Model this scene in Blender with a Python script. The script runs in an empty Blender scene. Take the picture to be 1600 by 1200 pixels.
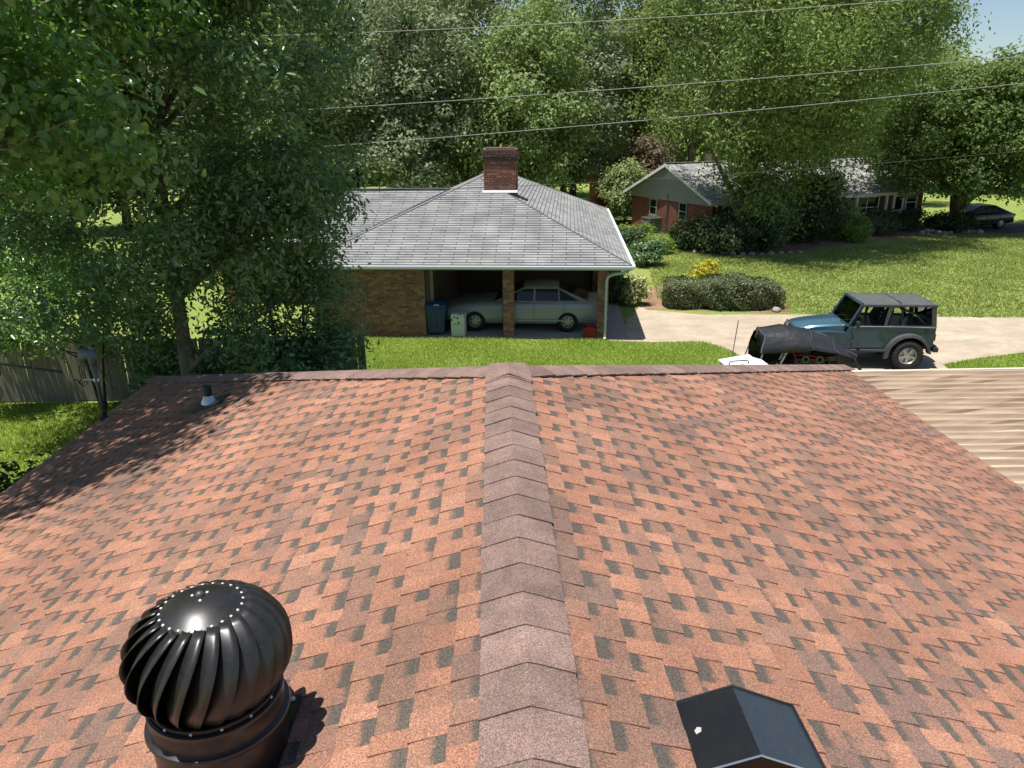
import bpy, bmesh, math, random
import numpy as np
from mathutils import Vector, Matrix
random.seed(11); rng = np.random.default_rng(7)
S = bpy.context.scene; COL = S.collection; PI = math.pi; R = math.radians

# ------------------------------------------------------------------ camera
FPX = 1170.0; CAMH = 6.25
PHI = math.atan(405.3/FPX); PSI = math.atan(25.8*math.cos(PHI)/FPX); ROLL = R(0.6)
CAM = np.array([-.085, 0, CAMH])
FW = np.array([math.sin(PSI)*math.cos(PHI), math.cos(PSI)*math.cos(PHI), -math.sin(PHI)])
R0 = np.array([math.cos(PSI), -math.sin(PSI), 0]); U0 = np.cross(R0, FW)
RT = R0*math.cos(ROLL)-U0*math.sin(ROLL); UP = U0*math.cos(ROLL)+R0*math.sin(ROLL)
cd = bpy.data.cameras.new('camera'); cam = bpy.data.objects.new('camera', cd); COL.objects.link(cam)
cd.sensor_width = 36; cd.lens = 36*FPX/1600; cd.clip_start = .05; cd.clip_end = 3000
cam.matrix_world = Matrix(((RT[0], UP[0], -FW[0], CAM[0]), (RT[1], UP[1], -FW[1], CAM[1]), (RT[2], UP[2], -FW[2], CAM[2]), (0, 0, 0, 1)))
S.camera = cam
def ray(px, py): return FW+RT*(px-800)/FPX-UP*(py-600)/FPX
def atz(px, py, z=0):
    d = ray(px, py); return CAM+d*(z-CAMH)/d[2]
def aty(px, py, y):
    d = ray(px, py); return CAM+d*y/d[1]

# ------------------------------------------------------------------ sky, sun, exposure
SUNV = Vector((-.2, -.1, 1)).normalized()
w = bpy.data.worlds.new('World'); S.world = w; w.use_nodes = True
nt = w.node_tree; bg = nt.nodes['Background']; sky = nt.nodes.new('ShaderNodeTexSky'); sky.sky_type = 'NISHITA'
sky.sun_disc = False; sky.sun_elevation = math.asin(SUNV.z); sky.sun_rotation = math.atan2(SUNV.x, SUNV.y)
sky.air_density = 1.0; sky.dust_density = .3; sky.ozone_density = 1.6
nt.links.new(sky.outputs[0], bg.inputs[0]); bg.inputs[1].default_value = .08
sd = bpy.data.lights.new('sun', 'SUN'); sd.energy = 5.0; sd.angle = R(.53); sd.color = (1, .955, .89)
sun = bpy.data.objects.new('sun', sd); COL.objects.link(sun); sun.location = (-20, -10, 60)
sun.rotation_euler = SUNV.to_track_quat('Z', 'Y').to_euler()
S.view_settings.view_transform = 'Standard'; S.view_settings.look = 'None'; S.view_settings.exposure = 0.48; S.view_settings.gamma = 1
S.render.engine = 'CYCLES'
S.cycles.max_bounces = 8; S.cycles.diffuse_bounces = 3; S.cycles.transparent_max_bounces = 12

# ------------------------------------------------------------------ helpers
def link(o, parent=None):
    COL.objects.link(o)
    if parent is not None: o.parent = parent
    return o
def tag(o, label=None, cat=None, group=None, kind=None):
    if label: o['label'] = label
    if cat: o['category'] = cat
    if group: o['group'] = group
    if kind: o['kind'] = kind
    return o
def thing(name, label, cat, loc=(0, 0, 0), rz=0, group=None):
    o = bpy.data.objects.new(name, None); o.empty_display_size = .2; link(o)
    o.location = loc; o.rotation_euler = (0, 0, rz)
    return tag(o, label, cat, group)
class MB:
    def __init__(s): s.v = []; s.f = []; s.uv = None
    def add(s, vs, fs):
        n = len(s.v); s.v += [tuple(map(float, q)) for q in vs]; s.f += [tuple(i+n for i in f) for f in fs]; return s
    def box(s, c, d, rz=0, M=None):
        x, y, z = d[0]/2, d[1]/2, d[2]/2
        vs = [(a*x, b*y, e*z) for e in (-1, 1) for b in (-1, 1) for a in (-1, 1)]
        T = M if M is not None else Matrix.Translation(c) @ Matrix.Rotation(rz, 4, 'Z')
        vs = [T @ Vector(q) for q in vs]
        return s.add(vs, [(0, 2, 3, 1), (4, 5, 7, 6), (0, 1, 5, 4), (2, 6, 7, 3), (0, 4, 6, 2), (1, 3, 7, 5)])
    def tube(s, pts, r, n=8, cap=True, closed=False):
        pts = [Vector(q) for q in pts]; k = len(pts); rr = r if hasattr(r, '__len__') else [r]*k
        vs = []; side = None
        for i, p in enumerate(pts):
            if closed: t = pts[(i+1) % k]-pts[i-1]
            else: t = pts[min(i+1, k-1)]-pts[max(i-1, 0)]
            t = t.normalized() if t.length > 1e-9 else Vector((0, 0, 1))
            if side is None:
                ref = Vector((0, 0, 1)) if abs(t.z) < .9 else Vector((1, 0, 0)); side = t.cross(ref).normalized()
            else:
                side = side-t*side.dot(t); side = side.normalized() if side.length > 1e-6 else t.orthogonal().normalized()
            b = t.cross(side)
            for j in range(n):
                a = 2*PI*j/n; vs.append(p+side*(math.cos(a)*rr[i])+b*(math.sin(a)*rr[i]))
        fs = []
        m = k if closed else k-1
        for i in range(m):
            for j in range(n):
                i2 = (i+1) % k; fs.append((i*n+j, i*n+(j+1) % n, i2*n+(j+1) % n, i2*n+j))
        if cap and not closed: fs += [tuple(range(n-1, -1, -1)), tuple((k-1)*n+j for j in range(n))]
        return s.add(vs, fs)
    def lathe(s, prof, n=24, M=None, capa=False, capb=False):
        T = M or Matrix.Identity(4); vs = []; fs = []; k = len(prof)
        for (r, z) in prof:
            for j in range(n):
                a = 2*PI*j/n; vs.append(T @ Vector((r*math.cos(a), r*math.sin(a), z)))
        for i in range(k-1):
            for j in range(n): fs.append((i*n+j, i*n+(j+1) % n, (i+1)*n+(j+1) % n, (i+1)*n+j))
        if capa: fs.append(tuple(range(n-1, -1, -1)))
        if capb: fs.append(tuple((k-1)*n+j for j in range(n)))
        return s.add(vs, fs)
    def prism(s, poly, lo, hi, axis='y', M=None):
        # poly: 2-d outline; extruded along axis between lo and hi
        def P(a, b, t):
            q = {'y': (a, t, b), 'z': (a, b, t), 'x': (t, a, b)}[axis]
            return M @ Vector(q) if M is not None else q
        n = len(poly); vs = [P(a, b, lo) for a, b in poly]+[P(a, b, hi) for a, b in poly]
        fs = [tuple(range(n)), tuple(range(2*n-1, n-1, -1))]+[(i, i+n, (i+1) % n+n, (i+1) % n) for i in range(n)]
        return s.add(vs, fs)
    def slab(s, pts, th):
        # planar quad/polygon with thickness along its normal (downwards)
        pts = [Vector(q) for q in pts]; n = (pts[1]-pts[0]).cross(pts[2]-pts[0]).normalized(); k = len(pts)
        vs = pts+[q-n*th for q in pts]
        return s.add(vs, [tuple(range(k)), tuple(range(2*k-1, k-1, -1))]+[(i, i+k, (i+1) % k+k, (i+1) % k) for i in range(k)])
    def mesh(s, name):
        me = bpy.data.meshes.new(name); me.from_pydata(s.v, [], s.f); me.update()
        bm = bmesh.new(); bm.from_mesh(me); bmesh.ops.recalc_face_normals(bm, faces=bm.faces); bm.to_mesh(me); bm.free()
        return me
    def build(s, name, mat, parent=None, smooth=False, bevel=0, sub=0, label=None, auto=None):
        me = s.mesh(name); me.materials.append(mat)
        o = link(bpy.data.objects.new(name, me), parent)
        if smooth or auto:
            me.shade_smooth()
            if auto: me.set_sharp_from_angle(angle=R(auto))
        if bevel:
            b = o.modifiers.new('bevel', 'BEVEL'); b.width = bevel; b.segments = 2; b.limit_method = 'ANGLE'; b.angle_limit = R(35)
        if sub:
            b = o.modifiers.new('sub', 'SUBSURF'); b.levels = sub; b.render_levels = sub
        if label: o['label'] = label
        return o
def copy_tree(o, parent=None):
    c = o.copy(); COL.objects.link(c); c.parent = parent
    for ch in list(o.children): copy_tree(ch, c)
    return c

# ------------------------------------------------------------------ materials
def mat(name, col, rough=.7, metal=0, noise=None, bump=None, spec=.5, coat=0, coords='Object'):
    """noise = list of (scale, amount, colour2) mixes; bump = (scale, strength, distance)"""
    m = bpy.data.materials.new(name); m.use_nodes = True; n = m.node_tree.nodes; l = m.node_tree.links; b = n['Principled BSDF']
    b.inputs['Base Color'].default_value = (*col, 1); b.inputs['Roughness'].default_value = rough; b.inputs['Metallic'].default_value = metal
    b.inputs['Specular IOR Level'].default_value = spec; b.inputs['Coat Weight'].default_value = coat; b.inputs['Coat Roughness'].default_value = .06
    tc = n.new('ShaderNodeTexCoord'); src = None
    if noise:
        rgb = n.new('ShaderNodeRGB'); rgb.outputs[0].default_value = (*col, 1); src = rgb.outputs[0]
        for sc, amt, c2 in noise:
            t = n.new('ShaderNodeTexNoise'); t.inputs['Scale'].default_value = sc if not hasattr(sc, '__len__') else 1; t.inputs['Detail'].default_value = 5; t.inputs['Roughness'].default_value = .6
            if hasattr(sc, '__len__'):
                mp = n.new('ShaderNodeMapping'); mp.inputs['Scale'].default_value = sc; l.new(tc.outputs[coords], mp.inputs[0]); l.new(mp.outputs[0], t.inputs['Vector'])
            else: l.new(tc.outputs[coords], t.inputs['Vector'])
            r = n.new('ShaderNodeMapRange'); r.inputs[1].default_value = .38; r.inputs[2].default_value = .66; r.inputs[4].default_value = amt
            l.new(t.outputs[0], r.inputs[0])
            mx = n.new('ShaderNodeMix'); mx.data_type = 'RGBA'; l.new(r.outputs[0], mx.inputs[0]); l.new(src, mx.inputs[6]); mx.inputs[7].default_value = (*c2, 1); src = mx.outputs[2]
        l.new(src, b.inputs['Base Color'])
    if bump:
        t = n.new('ShaderNodeTexNoise'); t.inputs['Detail'].default_value = 6; t.inputs['Scale'].default_value = bump[0]; l.new(tc.outputs[coords], t.inputs['Vector'])
        bp = n.new('ShaderNodeBump'); bp.inputs['Strength'].default_value = bump[1]; bp.inputs['Distance'].default_value = bump[2]; l.new(t.outputs[0], bp.inputs['Height']); l.new(bp.outputs[0], b.inputs['Normal'])
    return m
def leaf_mat(name, c1, c2, c3=None, gloss=.35, trans=.35, rough=.45):
    """two leaf colours mixed per leaf, plus clump tone in object space; light passes through the blade"""
    m = bpy.data.materials.new(name); m.use_nodes = True; n = m.node_tree.nodes; l = m.node_tree.links; b = n['Principled BSDF']; out = n['Material Output']
    at = n.new('ShaderNodeAttribute'); at.attribute_name = 'rnd'
    mx = n.new('ShaderNodeMix'); mx.data_type = 'RGBA'; mx.inputs[6].default_value = (*c1, 1); mx.inputs[7].default_value = (*c2, 1); l.new(at.outputs['Fac'], mx.inputs[0])
    tc = n.new('ShaderNodeTexCoord'); t = n.new('ShaderNodeTexNoise'); t.inputs['Scale'].default_value = .55; t.inputs['Detail'].default_value = 2; l.new(tc.outputs['Object'], t.inputs['Vector'])
    r = n.new('ShaderNodeMapRange'); r.inputs[1].default_value = .35; r.inputs[2].default_value = .7; r.inputs[4].default_value = .65; l.new(t.outputs[0], r.inputs[0])
    m2 = n.new('ShaderNodeMix'); m2.data_type = 'RGBA'; l.new(r.outputs[0], m2.inputs[0]); l.new(mx.outputs[2], m2.inputs[6]); c3 = c3 or tuple(.5*(a+q) for a, q in zip(c1, c2)); m2.inputs[7].default_value = (*c3, 1)
    l.new(m2.outputs[2], b.inputs['Base Color']); b.inputs['Roughness'].default_value = rough; b.inputs['Specular IOR Level'].default_value = gloss
    tr = n.new('ShaderNodeBsdfTranslucent'); hs = n.new('ShaderNodeHueSaturation'); hs.inputs['Value'].default_value = 1.5; hs.inputs['Saturation'].default_value = 1.15; l.new(m2.outputs[2], hs.inputs['Color']); l.new(hs.outputs[0], tr.inputs[0])
    ms = n.new('ShaderNodeMixShader'); ms.inputs[0].default_value = trans; l.new(b.outputs[0], ms.inputs[1]); l.new(tr.outputs[0], ms.inputs[2]); l.new(ms.outputs[0], out.inputs[0])
    return m
def glass_mat(name, tint, tr=.6):
    m = bpy.data.materials.new(name); m.use_nodes = True; n = m.node_tree.nodes; l = m.node_tree.links; out = n['Material Output']; n.remove(n['Principled BSDF'])
    a = n.new('ShaderNodeBsdfTransparent'); a.inputs[0].default_value = (*tint, 1); g = n.new('ShaderNodeBsdfGlossy'); g.inputs['Roughness'].default_value = .03; g.inputs[0].default_value = (.9, .95, 1, 1)
    fr = n.new('ShaderNodeFresnel'); fr.inputs[0].default_value = 1.5; ad = n.new('ShaderNodeMath'); ad.inputs[1].default_value = 1-tr; ad.operation = 'ADD'; ad.use_clamp = True; l.new(fr.outputs[0], ad.inputs[0])
    ms = n.new('ShaderNodeMixShader'); l.new(ad.outputs[0], ms.inputs[0]); l.new(a.outputs[0], ms.inputs[1]); l.new(g.outputs[0], ms.inputs[2]); l.new(ms.outputs[0], out.inputs[0])
    return m
def shingle_mat(name):
    """granule-covered asphalt shingle; 'tint' = blend colour of the piece, 'band' = the printed dark band along its upper edge"""
    m = bpy.data.materials.new(name); m.use_nodes = True; n = m.node_tree.nodes; l = m.node_tree.links; b = n['Principled BSDF']
    at = n.new('ShaderNodeAttribute'); at.attribute_name = 'tint'; bd = n.new('ShaderNodeAttribute'); bd.attribute_name = 'band'; geo = n.new('ShaderNodeNewGeometry')
    nz = n.new('ShaderNodeTexNoise'); nz.inputs['Scale'].default_value = 34; nz.inputs['Detail'].default_value = 4; l.new(geo.outputs['Position'], nz.inputs['Vector'])
    # band: dark granules, edge broken by noise
    md = n.new('ShaderNodeMath'); md.operation = 'MULTIPLY_ADD'; l.new(nz.outputs[0], md.inputs[0]); md.inputs[1].default_value = .5; md.inputs[2].default_value = -.25
    ad = n.new('ShaderNodeMath'); ad.operation = 'ADD'; l.new(bd.outputs['Fac'], ad.inputs[0]); l.new(md.outputs[0], ad.inputs[1])
    rp = n.new('ShaderNodeMapRange'); rp.inputs[1].default_value = .42; rp.inputs[2].default_value = .78; rp.interpolation_type = 'SMOOTHSTEP'; l.new(ad.outputs[0], rp.inputs[0])
    nq = n.new('ShaderNodeTexNoise'); nq.inputs['Scale'].default_value = 7; nq.inputs['Detail'].default_value = 6; nq.inputs['Roughness'].default_value = .7; l.new(geo.outputs['Position'], nq.inputs['Vector'])
    rq = n.new('ShaderNodeMapRange'); rq.inputs[1].default_value = .46; rq.inputs[2].default_value = .68; rq.inputs[4].default_value = .40; l.new(nq.outputs[0], rq.inputs[0])
    mb = n.new('ShaderNodeMix'); mb.data_type = 'RGBA'; l.new(rq.outputs[0], mb.inputs[0]); l.new(at.outputs['Color'], mb.inputs[6]); mb.inputs[7].default_value = (.175, .108, .085, 1)
    m1 = n.new('ShaderNodeMix'); m1.data_type = 'RGBA'; l.new(rp.outputs[0], m1.inputs[0]); l.new(mb.outputs[2], m1.inputs[6]); m1.inputs[7].default_value = (.100, .082, .067, 1)
    # granules: speckle of lighter and darker grains
    g = n.new('ShaderNodeTexVoronoi'); g.inputs['Scale'].default_value = 330; l.new(geo.outputs['Position'], g.inputs['Vector'])
    sp = n.new('ShaderNodeSeparateColor'); l.new(g.outputs['Color'], sp.inputs[0])
    cr = n.new('ShaderNodeValToRGB'); e = cr.color_ramp.elements; e[0].position = 0; e[0].color = (.42, .42, .45, 1); e[1].position = 1; e[1].color = (1.75, 1.72, 1.7, 1); q = e.new(.3); q.color = (.82, .82, .82, 1); q = e.new(.75); q.color = (1.12, 1.12, 1.12, 1)
    l.new(sp.outputs[0], cr.inputs[0])
    m2 = n.new('ShaderNodeMix'); m2.data_type = 'RGBA'; m2.blend_type = 'MULTIPLY'; m2.inputs[0].default_value = 1; l.new(m1.outputs[2], m2.inputs[6]); l.new(cr.outputs[0], m2.inputs[7])
    # broad weathering
    nb = n.new('ShaderNodeTexNoise'); nb.inputs['Scale'].default_value = 1.1; nb.inputs['Detail'].default_value = 5; l.new(geo.outputs['Position'], nb.inputs['Vector'])
    rb = n.new('ShaderNodeMapRange'); rb.inputs[1].default_value = .3; rb.inputs[2].default_value = .7; rb.inputs[3].default_value = .8; rb.inputs[4].default_value = 1.14; l.new(nb.outputs[0], rb.inputs[0])
    m3 = n.new('ShaderNodeMix'); m3.data_type = 'RGBA'; m3.blend_type = 'MULTIPLY'; m3.inputs[0].default_value = 1; l.new(m2.outputs[2], m3.inputs[6]); l.new(rb.outputs[0], m3.inputs[7])
    l.new(m3.outputs[2], b.inputs['Base Color']); b.inputs['Roughness'].default_value = .82; b.inputs['Specular IOR Level'].default_value = .35
    bp = n.new('ShaderNodeBump'); bp.inputs['Strength'].default_value = .5; bp.inputs['Distance'].default_value = .002; l.new(g.outputs['Distance'], bp.inputs['Height']); l.new(bp.outputs[0], b.inputs['Normal'])
    return m
def brick_obj_mat(name, cols, dark):
    """brick colour drawn per brick object"""
    m = bpy.data.materials.new(name); m.use_nodes = True; n = m.node_tree.nodes; l = m.node_tree.links; b = n['Principled BSDF']
    oi = n.new('ShaderNodeObjectInfo'); cr = n.new('ShaderNodeValToRGB'); cr.color_ramp.interpolation = 'CONSTANT'; e = cr.color_ramp.elements
    e[0].position = 0; e[0].color = (*cols[0], 1); e[1].position = 1/len(cols); e[1].color = (*cols[1], 1)
    for i, c in enumerate(cols[2:]): q = e.new((i+2)/len(cols)); q.color = (*c, 1)
    l.new(oi.outputs['Random'], cr.inputs[0])
    geo = n.new('ShaderNodeNewGeometry'); t = n.new('ShaderNodeTexNoise'); t.inputs['Scale'].default_value = 9; t.inputs['Detail'].default_value = 6; l.new(geo.outputs['Position'], t.inputs['Vector'])
    r = n.new('ShaderNodeMapRange'); r.inputs[1].default_value = .4; r.inputs[2].default_value = .75; r.inputs[4].default_value = .7; l.new(t.outputs[0], r.inputs[0])
    mx = n.new('ShaderNodeMix'); mx.data_type = 'RGBA'; l.new(r.outputs[0], mx.inputs[0]); l.new(cr.outputs[0], mx.inputs[6]); mx.inputs[7].default_value = (*dark, 1); l.new(mx.outputs[2], b.inputs['Base Color']); b.inputs['Roughness'].default_value = .9
    return m
def brick_tex_mat(name, c1, c2, mortar, bw=.21, bh=.075, coords='UV'):
    m = bpy.data.materials.new(name); m.use_nodes = True; n = m.node_tree.nodes; l = m.node_tree.links; b = n['Principled BSDF']; tc = n.new('ShaderNodeTexCoord')
    t = n.new('ShaderNodeTexBrick'); t.inputs['Scale'].default_value = 1; t.inputs['Brick Width'].default_value = bw; t.inputs['Row Height'].default_value = bh; t.inputs['Mortar Size'].default_value = .007; t.inputs['Bias'].default_value = 0
    t.inputs['Color1'].default_value = (*c1, 1); t.inputs['Color2'].default_value = (*c2, 1); t.inputs['Mortar'].default_value = (*mortar, 1); l.new(tc.outputs[coords], t.inputs['Vector'])
    nz = n.new('ShaderNodeTexNoise'); nz.inputs['Scale'].default_value = 1.3; nz.inputs['Detail'].default_value = 6; l.new(tc.outputs['Object'], nz.inputs['Vector'])
    r = n.new('ShaderNodeMapRange'); r.inputs[1].default_value = .3; r.inputs[2].default_value = .7; r.inputs[3].default_value = .72; r.inputs[4].default_value = 1.2; l.new(nz.outputs[0], r.inputs[0])
    mx = n.new('ShaderNodeMix'); mx.data_type = 'RGBA'; mx.blend_type = 'MULTIPLY'; mx.inputs[0].default_value = 1; l.new(t.outputs[0], mx.inputs[6]); l.new(r.outputs[0], mx.inputs[7]); l.new(mx.outputs[2], b.inputs['Base Color']); b.inputs['Roughness'].default_value = .9
    bp = n.new('ShaderNodeBump'); bp.inputs['Strength'].default_value = .6; bp.inputs['Distance'].default_value = .006; bp.invert = True; l.new(t.outputs['Fac'], bp.inputs['Height']); l.new(bp.outputs[0], b.inputs['Normal'])
    return m
def uv_box(o):
    """metric UVs: horizontal run and height"""
    me = o.data; uv = me.uv_layers.new(name='UVMap')
    for p in me.polygons:
        n = p.normal
        for li in p.loop_indices:
            c = me.vertices[me.loops[li].vertex_index].co
            if abs(n.z) > .8: q = (c.x, c.y)
            elif abs(n.x) > abs(n.y): q = (c.y, c.z)
            else: q = (c.x, c.z)
            uv.data[li].uv = q
M = {}
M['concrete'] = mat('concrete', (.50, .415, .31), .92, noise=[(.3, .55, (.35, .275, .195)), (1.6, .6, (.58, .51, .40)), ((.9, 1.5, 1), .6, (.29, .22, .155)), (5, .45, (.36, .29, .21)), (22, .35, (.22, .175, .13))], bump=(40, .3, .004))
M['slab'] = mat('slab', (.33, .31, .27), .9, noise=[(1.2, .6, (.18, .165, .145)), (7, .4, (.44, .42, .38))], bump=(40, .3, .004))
M['white_paint'] = mat('white_paint', (.74, .75, .74), .5, noise=[(3, .25, (.55, .55, .52))])
M['trim'] = mat('trim', (.47, .53, .55), .45, noise=[(4, .3, (.45, .5, .5))])
M['siding'] = mat('siding', (.28, .285, .27), .7, noise=[(2, .3, (.22, .225, .21))])
M['black_metal'] = mat('black_metal', (.008, .008, .009), .36, .0, spec=.65, noise=[(9, .6, (.014, .012, .011)), (45, .3, (.045, .040, .035)), (3, .35, (.03, .027, .023))], bump=(7, .06, .02))
M['dark_metal'] = mat('dark_metal', (.10, .104, .11), .5, .5)
M['rivet'] = mat('rivet', (.62, .61, .57), .5, .3)
M['galv'] = mat('galv', (.55, .57, .6), .3, .9, noise=[(20, .4, (.35, .36, .38))])
M['rubber'] = mat('rubber', (.017, .017, .017), .85, bump=(60, .4, .004))
M['chrome'] = mat('chrome', (.62, .62, .63), .25, .9)
M['rim'] = mat('rim', (.46, .46, .46), .38, .75, noise=[(18, .4, (.28, .27, .26))])
M['glass'] = glass_mat('glass', (.80, .86, .84), .97)
M['dark_glass'] = glass_mat('dark_glass', (.05, .06, .065), .9)
M['window_dark'] = mat('window_dark', (.012, .014, .016), .08, spec=.6)
M['black_plastic'] = mat('black_plastic', (.022, .023, .025), .55, noise=[(12, .4, (.045, .045, .045))])
M['bark'] = mat('bark', (.17, .135, .10), .95, noise=[((9, 9, 2), .75, (.075, .06, .045)), (2, .4, (.27, .24, .2))], bump=(25, .8, .03))
M['bark_dark'] = mat('bark_dark', (.075, .06, .048), .95, noise=[((9, 9, 2), .6, (.035, .028, .022))], bump=(22, .8, .03))
M['fence_wood'] = mat('fence_wood', (.23, .195, .15), .9, noise=[((14, 14, 1.2), .7, (.12, .10, .075)), (1.5, .4, (.3, .27, .22))])
M['mulch'] = mat('mulch', (.27, .155, .09), .95, noise=[(12, .8, (.12, .07, .04)), (1.2, .5, (.42, .28, .18))], bump=(30, 1, .03))
M['rock'] = mat('rock', (.35, .32, .28), .9, noise=[(5, .6, (.2, .18, .16))], bump=(12, .6, .03))
M['red_paint'] = mat('red_paint', (.33, .06, .04), .7, noise=[(3, .5, (.2, .04, .03))])
M['cable'] = mat('cable', (.30, .30, .285), .6, .2)
M['cable_dark'] = mat('cable_dark', (.03, .03, .03), .6)

# ------------------------------------------------------------------ ground
def grass_mat(name, c1, c2, c3):
    m = bpy.data.materials.new(name); m.use_nodes = True; n = m.node_tree.nodes; l = m.node_tree.links; b = n['Principled BSDF']; geo = n.new('ShaderNodeNewGeometry')
    a = n.new('ShaderNodeTexNoise'); a.inputs['Scale'].default_value = 7; a.inputs['Detail'].default_value = 8; a.inputs['Roughness'].default_value = .75; l.new(geo.outputs['Position'], a.inputs['Vector'])
    q = n.new('ShaderNodeTexNoise'); q.inputs['Scale'].default_value = .35; q.inputs['Detail'].default_value = 4; l.new(geo.outputs['Position'], q.inputs['Vector'])
    r1 = n.new('ShaderNodeMapRange'); r1.inputs[1].default_value = .35; r1.inputs[2].default_value = .66; l.new(a.outputs[0], r1.inputs[0])
    r2 = n.new('ShaderNodeMapRange'); r2.inputs[1].default_value = .42; r2.inputs[2].default_value = .7; r2.inputs[4].default_value = .75; l.new(q.outputs[0], r2.inputs[0])
    m1 = n.new('ShaderNodeMix'); m1.data_type = 'RGBA'; l.new(r1.outputs[0], m1.inputs[0]); m1.inputs[6].default_value = (*c1, 1); m1.inputs[7].default_value = (*c2, 1)
    m2 = n.new('ShaderNodeMix'); m2.data_type = 'RGBA'; l.new(r2.outputs[0], m2.inputs[0]); l.new(m1.outputs[2], m2.inputs[6]); m2.inputs[7].default_value = (*c3, 1)
    l.new(m2.outputs[2], b.inputs['Base Color']); b.inputs['Roughness'].default_value = .9; b.inputs['Specular IOR Level'].default_value = .2
    bp = n.new('ShaderNodeBump'); bp.inputs['Strength'].default_value = .7; bp.inputs['Distance'].default_value = .05; l.new(a.outputs[0], bp.inputs['Height']); l.new(bp.outputs[0], b.inputs['Normal'])
    return m
M['lawn'] = grass_mat('lawn', (.14, .20, .040), (.25, .32, .072), (.285, .30, .095))
g = MB(); N = 30
xs = [-900, -300, -120, -60, -40, -25, -12, 0, 12, 25, 40, 60, 120, 300, 900]
vs = [(x, y+200, 0) for y in xs for x in xs]; k = len(xs)
g.add(vs, [(j*k+i, j*k+i+1, (j+1)*k+i+1, (j+1)*k+i) for j in range(k-1) for i in range(k-1)])
tag(g.build('ground', M['lawn']), 'green mown lawn around the houses', kind='structure')

def sheet(name, pts, z, material, label, wob=0, thick=.02):
    b = MB(); out = []
    n = len(pts)
    for i in range(n):
        a, c = np.array(pts[i]), np.array(pts[(i+1) % n]); L = np.linalg.norm(c-a); m_ = max(1, int(L/.35)) if wob else 1
        for j in range(m_):
            q = a+(c-a)*j/m_
            if wob: q = q+rng.normal(0, wob, 2)
            out.append((q[0], q[1]))
    b.prism(out, z-thick, z, 'z'); o = b.build(name, material); tag(o, label, kind='structure'); return o
def gp(px, py): q = atz(px, py); return (q[0], q[1])
drive = [gp(948, 533), gp(1004, 535), gp(1098, 535), gp(1135, 545), gp(1175, 566), (7.2, 16.5), (11.2, 16.5), (11.9, 18.6), gp(1475, 571), gp(1530, 560), gp(1600, 552), (24, 20.4), (40, 22), (40, 28), gp(1600, 497), gp(1440, 495), gp(1240, 492), gp(1100, 492), gp(1010, 484), (5.3, 27), (4.2, 24), (3.9, 23)]
sheet('driveway', drive, .012, M['concrete'], 'worn tan concrete driveway beside the carport', wob=.035)
sheet('garden_path', [gp(1003, 484), gp(1045, 484), gp(1235, 490), gp(1236, 470), gp(1200, 445), gp(1060, 445), gp(1025, 447), gp(1005, 450)], .008, M['mulch'], 'reddish mulch bed and path around the clipped hedge', wob=.06)
sheet('planting_bed', [gp(1060, 392), gp(1170, 402), gp(1280, 388), gp(1400, 372), gp(1500, 366), gp(1500, 352), gp(1300, 358), gp(1090, 368)], .008, M['mulch'], 'mulch bed along the front of the far brick house', wob=.1)
M['asphalt'] = mat('asphalt', (.075, .073, .072), .95, noise=[(3, .5, (.11, .105, .10))])
sheet('far_drive', [(30, 43.0), (48, 44.2), (48, 48), (30.0, 47.2), (26, 47), (26, 45.8)], .01, M['asphalt'], 'dark asphalt parking strip under the black car', wob=.05)

# ------------------------------------------------------------------ near house with the shingle roof
ZR, PT, WD, DH = 4.5, 1/3, 5.05, 5.4
NC = 39; EX = WD/NC; YB = -6.0
M['shingle'] = shingle_mat('shingle')
house = thing('shingle_house', 'near house with reddish brown shingle hip roof filling the foreground', 'house', (0, 0, 0))
# roof deck under the shingles
d = MB(); e = WD-.02
A, B = (0, DH, ZR), (0, YB, ZR); zl = ZR-PT*e
d.add([A, B, (-e, YB, zl), (e, YB, zl), (-e, DH+e, zl), (e, DH+e, zl), (-e, YB, zl-.02), (e, YB, zl-.02), (-e, DH+e, zl-.02), (e, DH+e, zl-.02)],
      [(0, 1, 2, 4), (1, 0, 5, 3), (0, 4, 5), (2, 1, 3), (4, 2, 6, 8), (3, 5, 9, 7), (5, 4, 8, 9), (2, 3, 7, 6), (6, 7, 9, 8)])
M['deck'] = mat('deck', (.07, .05, .042), .9)
roof = d.build('roof', M['deck'], house)
wl = MB(); wl.box((0, (YB+DH+WD)/2-.1, 1.36), (2*WD-.9, DH+WD-YB-.9, 2.7))
M['tan_siding'] = mat('tan_siding', (.5, .45, .38), .7)
wl.build('wall', M['tan_siding'], house)
nrmL = math.sqrt(1+PT*PT)
def RV(s, a, y, off): # point on the side slope, off = height above the deck along the normal
    return (s*(a+PT*off/nrmL), y, ZR-PT*a+off/nrmL)
TINT = {'o': (.365, .178, .112), 'o2': (.335, .158, .10), 'b': (.26, .144, .10), 'd': (.195, .122, .094), 'p': (.375, .19, .122)}
TEETH = [.12, .095, .095, .115, .14, .085, .105, .105, .085, .125]
pieces = []
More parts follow.
